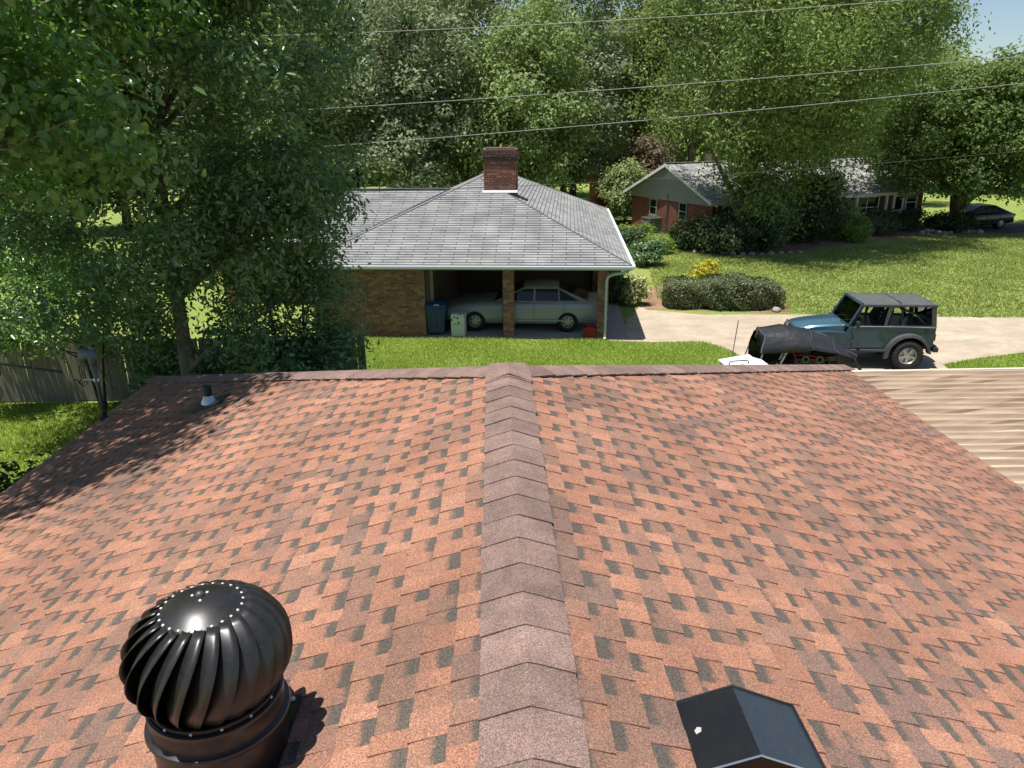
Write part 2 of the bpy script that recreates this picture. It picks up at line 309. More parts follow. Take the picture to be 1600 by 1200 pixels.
for s in (-1, 1):
    for i in range(NC):
        a0, a1 = i*EX, (i+1)*EX; sq = i*3 % 8; y = YB-1.0+((i*.157+.43*(i//6)) % 1.07)+random.uniform(-.022, .022); qi = 0; tone = random.choice('ob'); tab = True; lastc = None; wav = random.uniform(-.0015, .0015)
        while y < DH+a1:
            wdt = TEETH[qi % 10]*random.uniform(.90, 1.12); qi += 1
            y2 = y+wdt
            c = [y, y2, min(y2, DH+a0), min(y, DH+a0)]; c[0] = min(y, DH+a1); c[1] = min(y2, DH+a1)
            if random.random() < .45: tone = random.choices(['o', 'o2', 'b', 'd', 'p'], [36, 27, 22, 8, 7])[0]
            col = np.array(TINT[tone])*random.uniform(.93, 1.07)
            if not tab: col = col*.62+np.array(TINT['b'])*.33
            h = (.0115 if tab else .0045)+wav+random.uniform(-.001, .001)
            dn = random.uniform(-.004, .004)
            vs = [RV(s, a1+dn, c[0], h), RV(s, a1+dn, c[1], h), RV(s, max(a0-.012, .0), c[2], .0012), RV(s, max(a0-.012, 0), c[3], .0012),
                  RV(s, a1+dn, c[0], -.004), RV(s, a1+dn, c[1], -.004), RV(s, max(a0-.012, 0), c[2], -.004), RV(s, max(a0-.012, 0), c[3], -.004)]
            bandtop = 0 if tab else (random.uniform(1.2, 1.55) if random.random() < .9 else .62)
            bandlow = 0 if tab else random.uniform(-.45, -.05)
            if tab and random.random() < .12: bandtop, bandlow = .75, .05
            col0 = lastc if (lastc is not None and random.random() < .5) else col; lastc = col
            pieces.append((vs, (tuple(col0*.5+col*.5), tuple(col)), (bandlow, bandlow, bandtop, bandtop), s, a1, y))
            y = y2; tab = not tab
FQ = [(0, 1, 2, 3), (4, 7, 6, 5), (0, 4, 5, 1), (1, 5, 6, 2), (3, 7, 4, 0), (2, 6, 7, 3)]
def piece_obj(name, items, parent):
    vs = []; fs = []; tints = []; bands = []
    for (v, col, bd, s, a1, y) in items:
        n = len(vs); vs += v; fs += [tuple(q+n for q in (f if s > 0 else f[::-1])) for f in FQ]
        ca, cb = (col if isinstance(col[0], tuple) else (col, col)); tints += [(*ca, 1), (*cb, 1), (*cb, 1), (*ca, 1)]*2; bands += list(bd)+list(bd)
    me = bpy.data.meshes.new(name); me.from_pydata(vs, [], fs); me.materials.append(M['shingle'])
    t = me.attributes.new('tint', 'FLOAT_COLOR', 'POINT'); t.data.foreach_set('color', np.array(tints, dtype=np.float32).ravel())
    b = me.attributes.new('band', 'FLOAT', 'POINT'); b.data.foreach_set('value', np.array(bands, dtype=np.float32))
    return link(bpy.data.objects.new(name, me), parent)
def inview(p):
    q = np.array(p)-CAM; dp = q @ FW
    if dp <= 0: return None
    u, v = 800+FPX*(q @ RT)/dp, 600-FPX*(q @ UP)/dp
    return dp if -20 < u < 1620 and 0 < v < 1225 else None
seen = sorted([(inview(p[0][0]) or 1e9, i) for i, p in enumerate(pieces)])
near = set(i for dd, i in seen[:300])
for i in sorted(near): piece_obj('shingle', [pieces[i]], roof)
tag(piece_obj('shingle_field', [p for i, p in enumerate(pieces) if i not in near], roof), kind='stuff')
# courses on the far and rear hip faces
fp = []
for i in range(NC):
    a0, a1 = i*EX, (i+1)*EX; x = -a1
    while x < a1:
        x2 = min(x+.2, a1); c0, c1 = max(-a0, min(a0, x)), max(-a0, min(a0, x2))
        f = lambda q, a, o: (q, DH+a+PT*o, ZR-PT*a+o)
        vs = [f(x, a1, .008), f(x2, a1, .008), f(c1, a0, .001), f(c0, a0, .001), f(x, a1, -.004), f(x2, a1, -.004), f(c1, a0, -.004), f(c0, a0, -.004)]
        fp.append((vs, TINT[random.choice(('o', 'o2', 'b'))], (0, 0, 0, 0), 1, a1, x)); x = x2
tag(piece_obj('hip_face_shingles', fp, roof), kind='stuff')

def cap_mat():
    m = bpy.data.materials.new('cap_shingle'); m.use_nodes = True; n = m.node_tree.nodes; l = m.node_tree.links; b = n['Principled BSDF']; geo = n.new('ShaderNodeNewGeometry'); oi = n.new('ShaderNodeObjectInfo')
    cr = n.new('ShaderNodeValToRGB'); e = cr.color_ramp.elements; e[0].color = (.172, .114, .095, 1); e[1].color = (.235, .155, .128, 1); q = e.new(.5); q.color = (.20, .132, .110, 1); l.new(oi.outputs['Random'], cr.inputs[0])
    g = n.new('ShaderNodeTexVoronoi'); g.inputs['Scale'].default_value = 330; l.new(geo.outputs['Position'], g.inputs['Vector']); sp = n.new('ShaderNodeSeparateColor'); l.new(g.outputs['Color'], sp.inputs[0])
    c2 = n.new('ShaderNodeValToRGB'); e = c2.color_ramp.elements; e[0].color = (.42, .42, .45, 1); e[1].color = (1.8, 1.75, 1.7, 1); q = e.new(.35); q.color = (.82, .82, .82, 1); q = e.new(.75); q.color = (1.12, 1.12, 1.12, 1); l.new(sp.outputs[0], c2.inputs[0])
    mx = n.new('ShaderNodeMix'); mx.data_type = 'RGBA'; mx.blend_type = 'MULTIPLY'; mx.inputs[0].default_value = 1; l.new(cr.outputs[0], mx.inputs[6]); l.new(c2.outputs[0], mx.inputs[7])
    nb = n.new('ShaderNodeTexNoise'); nb.inputs['Scale'].default_value = 6; nb.inputs['Detail'].default_value = 5; l.new(geo.outputs['Position'], nb.inputs['Vector'])
    rb = n.new('ShaderNodeMapRange'); rb.inputs[1].default_value = .3; rb.inputs[2].default_value = .7; rb.inputs[3].default_value = .78; rb.inputs[4].default_value = 1.22; l.new(nb.outputs[0], rb.inputs[0])
    m3 = n.new('ShaderNodeMix'); m3.data_type = 'RGBA'; m3.blend_type = 'MULTIPLY'; m3.inputs[0].default_value = 1; l.new(mx.outputs[2], m3.inputs[6]); l.new(rb.outputs[0], m3.inputs[7]); l.new(m3.outputs[2], b.inputs['Base Color']); b.inputs['Roughness'].default_value = .85
    return m
M['cap'] = cap_mat()
def cap_mesh(name, dv, n1, b1, n2, b2, length, hw=.172, th=.011):
    """cap shingle folded over a ridge line: dv = direction away from the exposed end; n = face normals, b = in-plane sideways"""
    dv, n1, b1, n2, b2 = [Vector(q).normalized() for q in (dv, n1, b1, n2, b2)]
    up = (n1+n2).normalized(); prof = []
    def P(t, lift, jit=0): # cross-section from side 1 to side 2
        o = []
        for (b_, n_, a) in ((b1, n1, hw), (b1, n1, hw*.5), (b1, n1, .045)): o.append(b_*a+n_*lift)
        o.append(up*(lift-.002))
        for (b_, n_, a) in ((b2, n2, .045), (b2, n2, hw*.5), (b2, n2, hw)): o.append(b_*a+n_*lift)
        return [q+dv*t for q in o]
    near, mid, far = P(0, th), P(length*.5, th*.72), P(length, th*.32); lo_n, lo_f = P(0, .004), P(length, -.002)
    vs = near+mid+far+lo_n+lo_f; fs = []
    for r0 in (0, 7):
        for j in range(6): fs.append((r0+j, r0+j+1, r0+j+8, r0+j+7))
    for j in range(6): fs.append((21+j, 22+j, j+1, j)); fs.append((14+j, 15+j, 29+j, 28+j))
    fs += [(0, 7, 14, 28, 21), (6, 27, 34, 20, 13)]
    me = bpy.data.meshes.new(name); me.from_pydata([tuple(q) for q in vs], [], fs); bm = bmesh.new(); bm.from_mesh(me); bmesh.ops.recalc_face_normals(bm, faces=bm.faces); bm.to_mesh(me); bm.free(); me.materials.append(M['cap']); return me
nL, nR, nF = Vector((-PT, 0, 1)).normalized(), Vector((PT, 0, 1)).normalized(), Vector((0, PT, 1)).normalized()
cexp = .205
rc = cap_mesh('ridge_cap', (0, 1, 0), nL, (-1, 0, -PT), nR, (1, 0, -PT), cexp+.05)
y = DH-.02-cexp*28
k = 0
while y < DH-.05:
    o = link(bpy.data.objects.new('cap_shingle', rc), roof); o.location = (random.uniform(-.004, .004), y, ZR+.012); o.rotation_euler = (0, random.uniform(-.008, .008), random.uniform(-.012, .012)); y += cexp
for s, nS in ((-1, nL), (1, nR)):
    dv = Vector((-s, -1, PT)).normalized() # uphill along the hip
    bS = nS.cross(dv); bS = bS if bS.y < 0 else -bS
    bF = nF.cross(dv); bF = bF if bF.y > 0 else -bF
    hm = cap_mesh('hip_cap', dv, nS, bS, nF, bF, cexp+.05, hw=.175, th=.018)
    L = WD*math.sqrt(2+PT*PT); t = 0
    base = Vector((s*WD, DH+WD, ZR-PT*WD+.012))
    while t < L-.24:
        o = link(bpy.data.objects.new('cap_shingle', hm), roof); o.location = base+dv*t; o.rotation_euler = (random.uniform(-.006, .006), random.uniform(-.006, .006), random.uniform(-.01, .01)); t += cexp
# folded piece that closes the point where the two hips meet the ridge
def onp(x, y, o): # height of the roof skin above a plan position
    return (x, y, ZR-PT*max(abs(x), y-DH)+o)
pk = [onp(0, DH-.20, .034), onp(-.173, DH-.20, .024), onp(-.173, DH+.0, .034), onp(-.13, DH+.13, .050), onp(0, DH+.16, .052), onp(.13, DH+.13, .050), onp(.173, DH+.0, .034), onp(.173, DH-.20, .024)]
b = MB(); n_ = len(pk); b.add([(0, DH, ZR+.052)]+pk+[(q[0], q[1], q[2]-.03) for q in pk], [(0, 1+(i+1) % n_, 1+i) for i in range(n_)]+[(1+i, 1+(i+1) % n_, 1+n_+(i+1) % n_, 1+n_+i) for i in range(n_)])
b.build('cap_shingle', M['cap'], roof)
# drip edge, fascia and gutter lip along the eaves
ze = ZR-PT*WD
for s in (-1, 1):
    b = MB(); b.box((s*(WD+.012), (YB+DH+WD)/2, ze-.018), (.035, DH+WD-YB, .014)); b.build('drip_edge', M['galv'], house)
    b = MB(); b.box((s*(WD-.03), (YB+DH+WD)/2, ze-.115), (.028, DH+WD-YB-.02, .17)); b.build('fascia', M['dark_metal'] if s < 0 else M['white_paint'], house)
b = MB(); b.box((0, DH+WD-.03, ze-.115), (2*WD-.12, .028, .17)); b.build('fascia', M['white_paint'], house)

# ------------------------------------------------------------------ turbine vent
def turbine(loc):
    t = thing('turbine_vent', 'black spinning turbine vent with curved vanes on the left slope', 'roof vent', loc)
    x0 = loc[0]
    # flange lying on the slope, then the adjustable neck
    T = Matrix.Rotation(-math.atan(PT), 4, 'Y'); b = MB(); b.box(None, (.45, .45, .006), M=Matrix.Translation((0, 0, .018)) @ T); fl = b.build('flange', M['black_metal'], t)
    for dx, dy in ((-.20, -.20), (.20, -.20), (-.20, .20), (.20, .20)):
        b = MB(); q = T @ Vector((dx, dy, .024)); b.lathe([(.012, 0), (.012, .004), (.006, .008), (.001, .009)], 8, M=Matrix.Translation(q)); b.build('screw', M['rivet'], fl)
    b = MB(); b.lathe([(.212, -.11), (.212, .03), (.217, .12), (.217, .222)], 48); b.build('neck', M['black_metal'], t, smooth=True)
    b = MB(); b.lathe([(.218, .212), (.229, .215), (.234, .224), (.231, .234), (.221, .237), (.218, .239), (.215, .292), (.219, .298), (.219, .312), (.211, .315), (.204, .312), (.204, .22)], 56); b.build('collar', M['black_metal'], t, auto=40)
    NV = 22; prof = []
    for i in range(13): # globe outline, top rim to bottom ring
        a = i/12; ang = R(64)-a*R(64+50); prof.append((.016+.242*math.cos(ang)**.8, .470+.195*math.sin(ang)))
    vb = MB(); ns = 13; nw = 5
    vs = []
    for i, (r, z) in enumerate(prof):
        a = i/12
        for j in range(nw):
            q = j/(nw-1)
            th = -.62*a**.8-(q*2*PI/NV*1.32)
            bow = .020*math.sin(PI*min(1, q*1.0))
            rr = r*(1.0-.012)-(.062*q**1.5)*math.sin(PI*min(1, max(0, .08+a*.9)))**.6+(.012 if j == 0 else 0)*math.sin(PI*a)
            vs.append((rr*math.cos(th), rr*math.sin(th), z-(.008 if j == nw-1 else 0)))
    vb.add(vs, [(i*nw+j, i*nw+j+1, (i+1)*nw+j+1, (i+1)*nw+j) for i in range(12) for j in range(nw-1)])
    vm = vb.mesh('vane'); vm.materials.append(M['black_metal']); vm.shade_smooth()
    for k in range(NV):
        o = link(bpy.data.objects.new('vane', vm), t); o.rotation_euler = (0, 0, 2*PI*k/NV); sm = o.modifiers.new('solid', 'SOLIDIFY'); sm.thickness = .0035
    # top cap disc
    b = MB(); b.lathe([(.0005, .683), (.03, .6815), (.06, .676), (.085, .667), (.11, .654), (.13, .642), (.140, .636), (.141, .631), (.134, .630)], 56); dc = b.build('top_disc', M['black_metal'], t, smooth=True)
    rv = MB(); rv.lathe([(.0052, -.002), (.005, .001), (.0035, .0025), (.0005, .003)], 10); rm = rv.mesh('rivet'); rm.materials.append(M['rivet']); rm.shade_smooth()
    for k in range(24):
        a = 2*PI*k/24+.06; o = link(bpy.data.objects.new('rivet', rm), dc); o.location = (.127*math.cos(a), .127*math.sin(a), .6440); o.rotation_euler = (0, R(22), a)
    for k in range(3):
        a = 2*PI*k/3+.9; o = link(bpy.data.objects.new('rivet', rm), dc); o.location = (.026*math.cos(a), .026*math.sin(a), .682)
    b = MB(); b.lathe([(.013, .678), (.013, .690), (.010, .696), (.0005, .699)], 12); b.build('axle_nut', M['dark_metal'], dc, smooth=True)
    b = MB(); b.lathe([(.19, .302), (.198, .296), (.206, .304), (.207, .330), (.199, .332)], 56); br = b.build('bottom_ring', M['black_metal'], t, auto=40)
    for k in range(14):
        a = 2*PI*k/14+.2; o = link(bpy.data.objects.new('rivet', rm), br); o.location = (.2075*math.cos(a), .2075*math.sin(a), .320); o.rotation_euler = (0, R(90), a)
    b = MB(); b.tube([(0, 0, .15), (0, 0, .61)], .012); b.build('axle', M['dark_metal'], t)
    return t
turbine((-1.05, 2.07, ZR-1.05*PT))

# ------------------------------------------------------------------ box vent on the right slope
def rp(px, py):
    d_ = ray(px, py); n_ = np.array((PT, 0, 1)); return CAM+d_*((np.array((0, 0, ZR))-CAM) @ n_)/(d_ @ n_)
bx = thing('hood_vent', 'black sheet metal hood vent at the bottom right of the right slope', 'roof vent', (.745, 1.875, ZR-PT*.745))
M['hood_sky_tint'] = mat('hood_sky_tint', (.016, .022, .032), .36, 0, spec=.9, noise=[(7, .5, (.026, .032, .042)), (55, .25, (.05, .05, .05))], bump=(5, .08, .02))  # black hood metal with the reflected sky put into a blue tint
M['hood_tree_tint'] = mat('hood_tree_tint', (.005, .006, .007), .42, spec=.3, noise=[(8, .5, (.010, .010, .011)), (50, .12, (.025, .024, .022))])  # darker copy of the hood metal, reflected dark trees put into the colour
XL, XP, XR = -.225, -.035, .185 # local x of the uphill edge, the fold and the downhill lip
zL, zP, zR_ = -XL*PT+.012, .150, .058
yb, yf = .215, -.085
def hoodpt(x, z, y): return (x, y, z)
b = MB(); b.slab([(XL, yf, zL), (XL, yb, zL), (XP, yb, zP), (XP, yf, zP)][::-1], .003); b.build('uphill_panel', M['hood_tree_tint'], bx)
b = MB(); b.slab([(XP+.001, yf, zP), (XP+.001, yb, zP), (XR, yb, zR_), (XR, yf, zR_)][::-1], .003); b.build('downhill_panel', M['hood_sky_tint'], bx)
M['dark_inside'] = mat('dark_inside', (.05, .028, .018), .8)
b = MB(); b.prism([(XL+.02, zL-.03), (XP, zP-.012), (XR-.006, zR_-.012), (XR-.006, -XR*PT-.01), (XL+.02, -XL*PT-.01)], yf+.035, yf+.038, 'y'); b.build('open_end_shade', M['dark_inside'], bx)  # dark panel standing in for the shaded inside of the open end
b = MB(); b.prism([(XL+.01, zL-.01), (XP, zP-.006), (XR-.004, zR_-.008), (XR-.004, -XR*PT), (XL+.01, -XL*PT)], yb-.006, yb-.003, 'y'); b.build('end_panel', M['hood_sky_tint'], bx)
b = MB(); b.tube([(XL, yf, zL), (XP, yf, zP), (XR, yf, zR_)], .0035, 6); b.build('hem', M['chrome'], bx)
b = MB(); b.tube([(XL, yb+.002, zL), (XP, yb+.002, zP+.002), (XR+.002, yb+.002, zR_+.002), (XR+.004, yf, zR_)], .005, 6); b.build('hem', M['black_metal'], bx)
b = MB(); b.box(None, (.40, .30, .004), M=Matrix.Translation((.0, .085, .019)) @ Matrix.Rotation(math.atan(PT), 4, 'Y')); b.build('flange', M['black_metal'], bx)
b = MB(); b.box(None, (.24, .22, .10), M=Matrix.Translation((.0, .09, .0)) @ Matrix.Rotation(math.atan(PT), 4, 'Y')); b.build('throat', M['black_metal'], bx)
b = MB(); b.add([(0, 0, 0), (.018, .006, 0), (.022, .022, 0), (.009, .028, 0), (-.003, .016, 0)], [(0, 1, 2, 3, 4)])
o = b.build('chip', mat('bare_metal', (.38, .36, .33), .8), bx); sl = math.atan2(zP-zL, XP-XL); o.rotation_euler = (0, -sl, 0); o.location = (XL+.03, .06, zL+.03*(zP-zL)/(XP-XL)+.001)

# ------------------------------------------------------------------ service mast with weatherhead, plumbing vent
mz = ZR-PT*5.0
mast = thing('service_mast', 'grey electrical service mast with weatherhead at the left roof edge', 'mast', (-5.0+.02, 8.8, mz))
b = MB(); b.tube([(0, 0, -.1), (-.02, .03, .55), (-.04, .06, .86)], .036, 14); b.build('pipe', M['dark_metal'], mast, smooth=True)
b = MB(); b.lathe([(.10, 0), (.085, .012), (.05, .03), (.042, .08)], 18, M=Matrix.Translation((0, 0, .01))); b.build('flashing_boot', M['rubber'], mast, smooth=True)
M['weatherhead'] = mat('weatherhead', (.13, .135, .16), .5, .3)
b = MB(); b.tube([(-.035, .06, .83), (-.04, .06, .92), (-.07, .06, .985), (-.13, .055, 1.0), (-.20, .05, .955), (-.235, .05, .89)], [.05, .068, .088, .092, .078, .055], 14); b.build('weatherhead', M['weatherhead'], mast, smooth=True)
b = MB(); b.tube([(-.075, .055, .60), (.02, .055, .60)], .05, 10); b.build('strap', M['galv'], mast)
b = MB(); b.tube([(-.05, .055, .60), (-.22, .05, .605), (-.26, .05, .60)], .011, 8); b.build('insulator_hook', M['galv'], mast)
for k, (sx, sag) in enumerate(((-.25, .02), (-.21, .08), (-.17, .14))):
    b = MB(); b.tube([(sx+.02, .05, .90), (sx-.05, .05, .75), (sx-.04, .05, .62-sag*.5), (sx-.10, .05, .55-sag*.4), (-.36, .05, .60), (-.42, .05, .605)], .009, 6); b.build('drip_loop', M['cable_dark'], mast)
mast.scale = (.72, .72, .84)
pv = thing('plumbing_vent', 'small dark plumbing vent pipe with shiny boot on left slope', 'vent pipe', (-3.18, 7.61, ZR-PT*3.18))
b = MB(); b.tube([(0, 0, -.05), (0, 0, .21)], .042, 16); b.build('pipe', M['black_plastic'], pv, auto=40)
b = MB(); b.lathe([(.085, 0), (.075, .03), (.058, .06), (.048, .08), (.045, .085)], 22, M=Matrix.Translation((0, 0, .02))); b.build('boot', M['galv'], pv, smooth=True)
b = MB(); b.box(None, (.34, .34, .004), M=Matrix.Translation((0, 0, .018)) @ Matrix.Rotation(-math.atan(PT), 4, 'Y')); b.build('flashing', M['dark_metal'], pv)

# ------------------------------------------------------------------ patio cover (ribbed roof sheets) beside the right eave
M['patio'] = mat('patio', (.60, .475, .335), .75, noise=[((.25, 14, 1), .45, (.40, .29, .20)), ((.9, 45, 1), .6, (.66, .54, .40)), ((1.0, 5, 1), .4, (.28, .195, .135))], bump=(6, .3, .02), coords='Object')
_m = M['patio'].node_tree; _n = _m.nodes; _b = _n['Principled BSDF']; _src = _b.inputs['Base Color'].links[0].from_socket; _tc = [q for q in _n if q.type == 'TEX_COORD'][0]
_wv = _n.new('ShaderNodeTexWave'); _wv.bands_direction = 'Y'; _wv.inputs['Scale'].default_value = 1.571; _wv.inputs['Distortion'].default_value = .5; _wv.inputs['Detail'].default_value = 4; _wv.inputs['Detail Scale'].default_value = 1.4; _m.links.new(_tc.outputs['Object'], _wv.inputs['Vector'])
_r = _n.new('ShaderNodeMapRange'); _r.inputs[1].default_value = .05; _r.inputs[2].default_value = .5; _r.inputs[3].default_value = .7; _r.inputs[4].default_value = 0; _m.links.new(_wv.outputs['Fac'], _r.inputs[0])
_x = _n.new('ShaderNodeMix'); _x.data_type = 'RGBA'; _x.inputs[7].default_value = (.21, .145, .095, 1); _m.links.new(_r.outputs[0], _x.inputs[0]); _m.links.new(_src, _x.inputs[6]); _m.links.new(_x.outputs[2], _b.inputs['Base Color']) # dark bands along the ribs: rib shade painted into the colour
px0, px1 = WD+.03, 14.0; zc = 2.56
yfar = atz(1500, 579.5, zc)[1]
pat = thing('patio_cover', 'tan weathered ribbed patio roof beside the right roof edge', 'patio cover', ((px0+px1)/2, 4, 0))
pw = .80; nP = 14; X0, X1 = px0-pat.location.x, px1-pat.location.x
for i in range(nP):
    y1 = yfar-4-i*pw; y0 = y1-pw+.004; prof = []; nr = 4
    for r_ in range(nr):
        a = y0+pw*r_/nr; q = pw/nr
        prof += [(a, zc), (a+q*.28, zc+.004), (a+q*.42, zc+.055), (a+q*.60, zc+.058), (a+q*.74, zc+.004)]
    prof.append((y1, zc)); n_ = len(prof); b = MB(); nx = 26
    vs = []
    for j in range(nx+1):
        x = X0+(X1-X0)*j/nx; sag = random.uniform(-.006, .006)
        vs += [(x, yy+random.uniform(-.012, .012)*(0 if yy in (prof[0][0], prof[-1][0]) else 1), zz+sag*.5+random.uniform(-.006, .006)-.012*abs(x-X0)) for yy, zz in prof]
    b.add(vs, [(j*n_+c, j*n_+c+1, (j+1)*n_+c+1, (j+1)*n_+c) for j in range(nx) for c in range(n_-1)])
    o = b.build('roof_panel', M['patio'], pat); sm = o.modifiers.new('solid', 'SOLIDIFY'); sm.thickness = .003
b = MB(); b.box(((X0+X1)/2, yfar-4+.03, zc-.03), (X1-X0, .05, .10)); b.build('edge_trim', mat('patio_trim', (.72, .62, .48), .6), pat)
b = MB(); b.box((X0+.01, yfar-4-nP*pw/2, zc+.02), (.09, nP*pw, .09)); b.build('edge_flashing', mat('patio_flash', (.68, .58, .44), .6, noise=[(5, .5, (.4, .32, .24))]), pat)
for xx in (X0+.5, (X0+X1)/2, X1-.3):
    for yy in (yfar-4-.3, yfar-4-5.5, yfar-4-nP*pw+.3):
        b = MB(); b.box((xx, yy, (zc-.12)/2), (.09, .09, zc-.16)); b.build('post', M['white_paint'], pat)
for xx in (X0+.5, (X0+X1)/2, X1-.3):
    b = MB(); b.box((xx, yfar-4-nP*pw/2, zc-.15), (.09, nP*pw-.2, .10)); b.build('beam', M['white_paint'], pat)

# ------------------------------------------------------------------ neighbour house with carport
M['gray_shingle'] = brick_tex_mat('gray_shingle', (.285, .287, .282), (.215, .217, .215), (.10, .10, .10), .85, .14)
M['gray_shingle'].node_tree.nodes['Brick Texture'].inputs['Mortar Size'].default_value = .016
M['tan_brick'] = brick_tex_mat('tan_brick', (.27, .155, .09), (.19, .10, .06), (.30, .26, .21))
M['red_brick'] = brick_tex_mat('red_brick', (.20, .052, .036), (.145, .040, .03), (.17, .11, .09))
BC = [(.36, .175, .105), (.29, .13, .08), (.40, .225, .145), (.23, .10, .062), (.33, .16, .10)]
M['brick'] = brick_obj_mat('brick', BC, (.13, .075, .05))
M['mortar'] = mat('mortar', (.33, .28, .22), .95, noise=[(8, .5, (.22, .18, .14))])
def island_brick(name, cols, dark, sootz=None):
    m = brick_obj_mat(name, cols, dark); n = m.node_tree.nodes; l = m.node_tree.links
    geo = [q for q in n if q.type == 'NEW_GEOMETRY'][0]; cr = [q for q in n if q.type == 'VALTORGB'][0]; l.new(geo.outputs['Random Per Island'], cr.inputs[0]); return m
M['brick_isl'] = island_brick('brick_isl', BC, (.13, .075, .05))
M['chim_brick'] = island_brick('chim_brick', [(.30, .115, .08), (.24, .085, .062), (.34, .17, .125), (.19, .075, .058)], (.15, .075, .06))
M['chim_top'] = island_brick('chim_top', [(.12, .07, .055), (.16, .08, .06), (.09, .055, .045)], (.06, .045, .04))
M['soffit'] = mat('soffit', (.35, .34, .31), .8)
M['panelling'] = mat('panelling', (.10, .065, .042), .6, noise=[((12, 12, .6), .6, (.055, .035, .024))])

def roof_face(name, e0, e1, t1, t0, material, parent, exposure=.14, step=.012):
    """courses stepping up a planar face from the eave e0-e1 to the top t0-t1"""
    e0, e1, t1, t0 = [Vector(q) for q in (e0, e1, t1, t0)]
    du = (e1-e0).normalized(); nrm = du.cross(((t0+t1)/2-(e0+e1)/2)).normalized()
    if nrm.z < 0: nrm = -nrm
    up = nrm.cross(du).normalized(); L = abs((t0-e0).dot(up)); n = max(2, int(round(L/exposure))); vs = []; fs = []; uvs = []
    for i in range(n):
        f0, f1 = i/n, (i+1)/n
        a0, a1, b0, b1 = e0.lerp(t0, f0), e1.lerp(t1, f0), e0.lerp(t0, min(1, f1)), e1.lerp(t1, min(1, f1))
        k = len(vs); w_ = random.uniform(-.002, .002)
        vs += [a0+nrm*(step+w_), a1+nrm*(step+w_), b1, b0, a0-nrm*.004, a1-nrm*.004]; fs += [(k, k+1, k+2, k+3), (k+4, k+5, k+1, k)]
        U = lambda q: (q-e0).dot(du)
        uvs += [[(U(a0), f0*n*exposure+.001), (U(a1), f0*n*exposure+.001), (U(b1), f1*n*exposure-.001), (U(b0), f1*n*exposure-.001)], [(U(a0), f0*n*exposure)]*4]
    me = bpy.data.meshes.new(name); me.from_pydata([tuple(q) for q in vs], [], fs); uv = me.uv_layers.new(name='UVMap')
    for p, u in zip(me.polygons, uvs):
        for li, q in zip(p.loop_indices, u): uv.data[li].uv = q
    me.materials.append(material); return link(bpy.data.objects.new(name, me), parent)
CX, CY = 3.92, 21.78
nb = thing('brick_house', 'neighbouring tan brick house with grey hip roof and open carport', 'house', (CX, CY, 0), R(-5.5))
EZ, TZ = 2.31, 4.5
c00, c10, c11, c01 = (-10, 0, EZ), (0, 0, EZ), (0, 15.9, EZ), (-10, 15.9, EZ); A, A2 = (-5, 5, TZ), (-5, 10.9, TZ)
core = MB(); core.add([(-9.98, .02, EZ-.01), (-.02, .02, EZ-.01), (-.02, 15.88, EZ-.01), (-9.98, 15.88, EZ-.01), (-5, 5, TZ-.02), (-5, 10.9, TZ-.02)], [(0, 1, 4), (1, 2, 5, 4), (2, 3, 5), (3, 0, 4, 5), (0, 3, 2, 1)])
nroof = core.build('roof', M['gray_shingle'], nb)
roof_face('roof_courses', c00, c10, A, A, M['gray_shingle'], nroof); roof_face('roof_courses', c10, c11, A2, A, M['gray_shingle'], nroof)
roof_face('roof_courses', c11, c01, A2, A2, M['gray_shingle'], nroof); roof_face('roof_courses', c01, c00, A, A2, M['gray_shingle'], nroof)
for q in (c00, c10): b = MB(); b.tube([q, A], .028, 6); b.build('hip_cap', M['gray_shingle'], nroof)
for q in (c11, c01): b = MB(); b.tube([q, A2], .028, 6); b.build('hip_cap', M['gray_shingle'], nroof)
b = MB(); b.tube([A, A2], .03, 6); b.build('ridge_cap', M['gray_shingle'], nroof)
# wing
roof_face('wing_courses', (-15, 4.4, EZ), (-10, 4.4, EZ), (-6.5, 8, 3.887), (-15, 8, 3.887), M['gray_shingle'], nroof)
roof_face('wing_courses', (-10, 11.6, EZ), (-15, 11.6, EZ), (-15, 8, 3.887), (-6.5, 8, 3.887), M['gray_shingle'], nroof)
b = MB(); b.box((-10.75, 8, 3.90), (8.5, .26, .03)); b.build('ridge_cap', M['gray_shingle'], nroof)
b = MB(); b.tube([(-10, 4.4, EZ+.02), (-6.5, 8, 3.90)], .03, 6); b.build('valley', M['galv'], nroof)
b = MB(); b.box((-12.3, 8, 1.14), (4.8, 6.4, 2.28)); o = b.build('wing_wall', M['tan_brick'], nb); uv_box(o)
b = MB(); b.prism([(4.9, 2.30), (11.1, 2.30), (8, 3.75)], -14.72, -14.68, 'x'); b.build('wing_gable', M['siding'], nb)
# fascia, gutter, soffit
b = MB(); b.box((-5, -.012, EZ-.075), (10.02, .025, .13)); b.build('fascia', M['trim'], nb)  # white front fascia and gutter, bluish shade put into the trim colour
b = MB(); b.box((-5, -.075, EZ-.055), (10.1, .10, .085)); b.build('gutter', M['trim'], nb, bevel=.012)
b = MB(); b.box((.012, 7.95, EZ-.075), (.025, 15.9, .13)); b.build('fascia', M['white_paint'], nb)
b = MB(); b.box((.07, 7.95, EZ-.05), (.09, 15.9, .08)); b.build('gutter', M['white_paint'], nb, bevel=.012)
b = MB(); b.box((-5, 7.95, EZ-.13), (9.98, 15.85, .03)); b.build('ceiling', M['soffit'], nb)
# downspout
b = MB(); b.tube([(-.06, -.06, 2.22), (-.10, -.05, 2.14), (-.30, -.02, 2.09), (-.55, .06, 2.03), (-.68, .12, 1.95), (-.72, .14, 1.82), (-.72, .14, .10), (-.74, .05, .04)], .042, 4); b.build('downspout', M['trim'], nb)
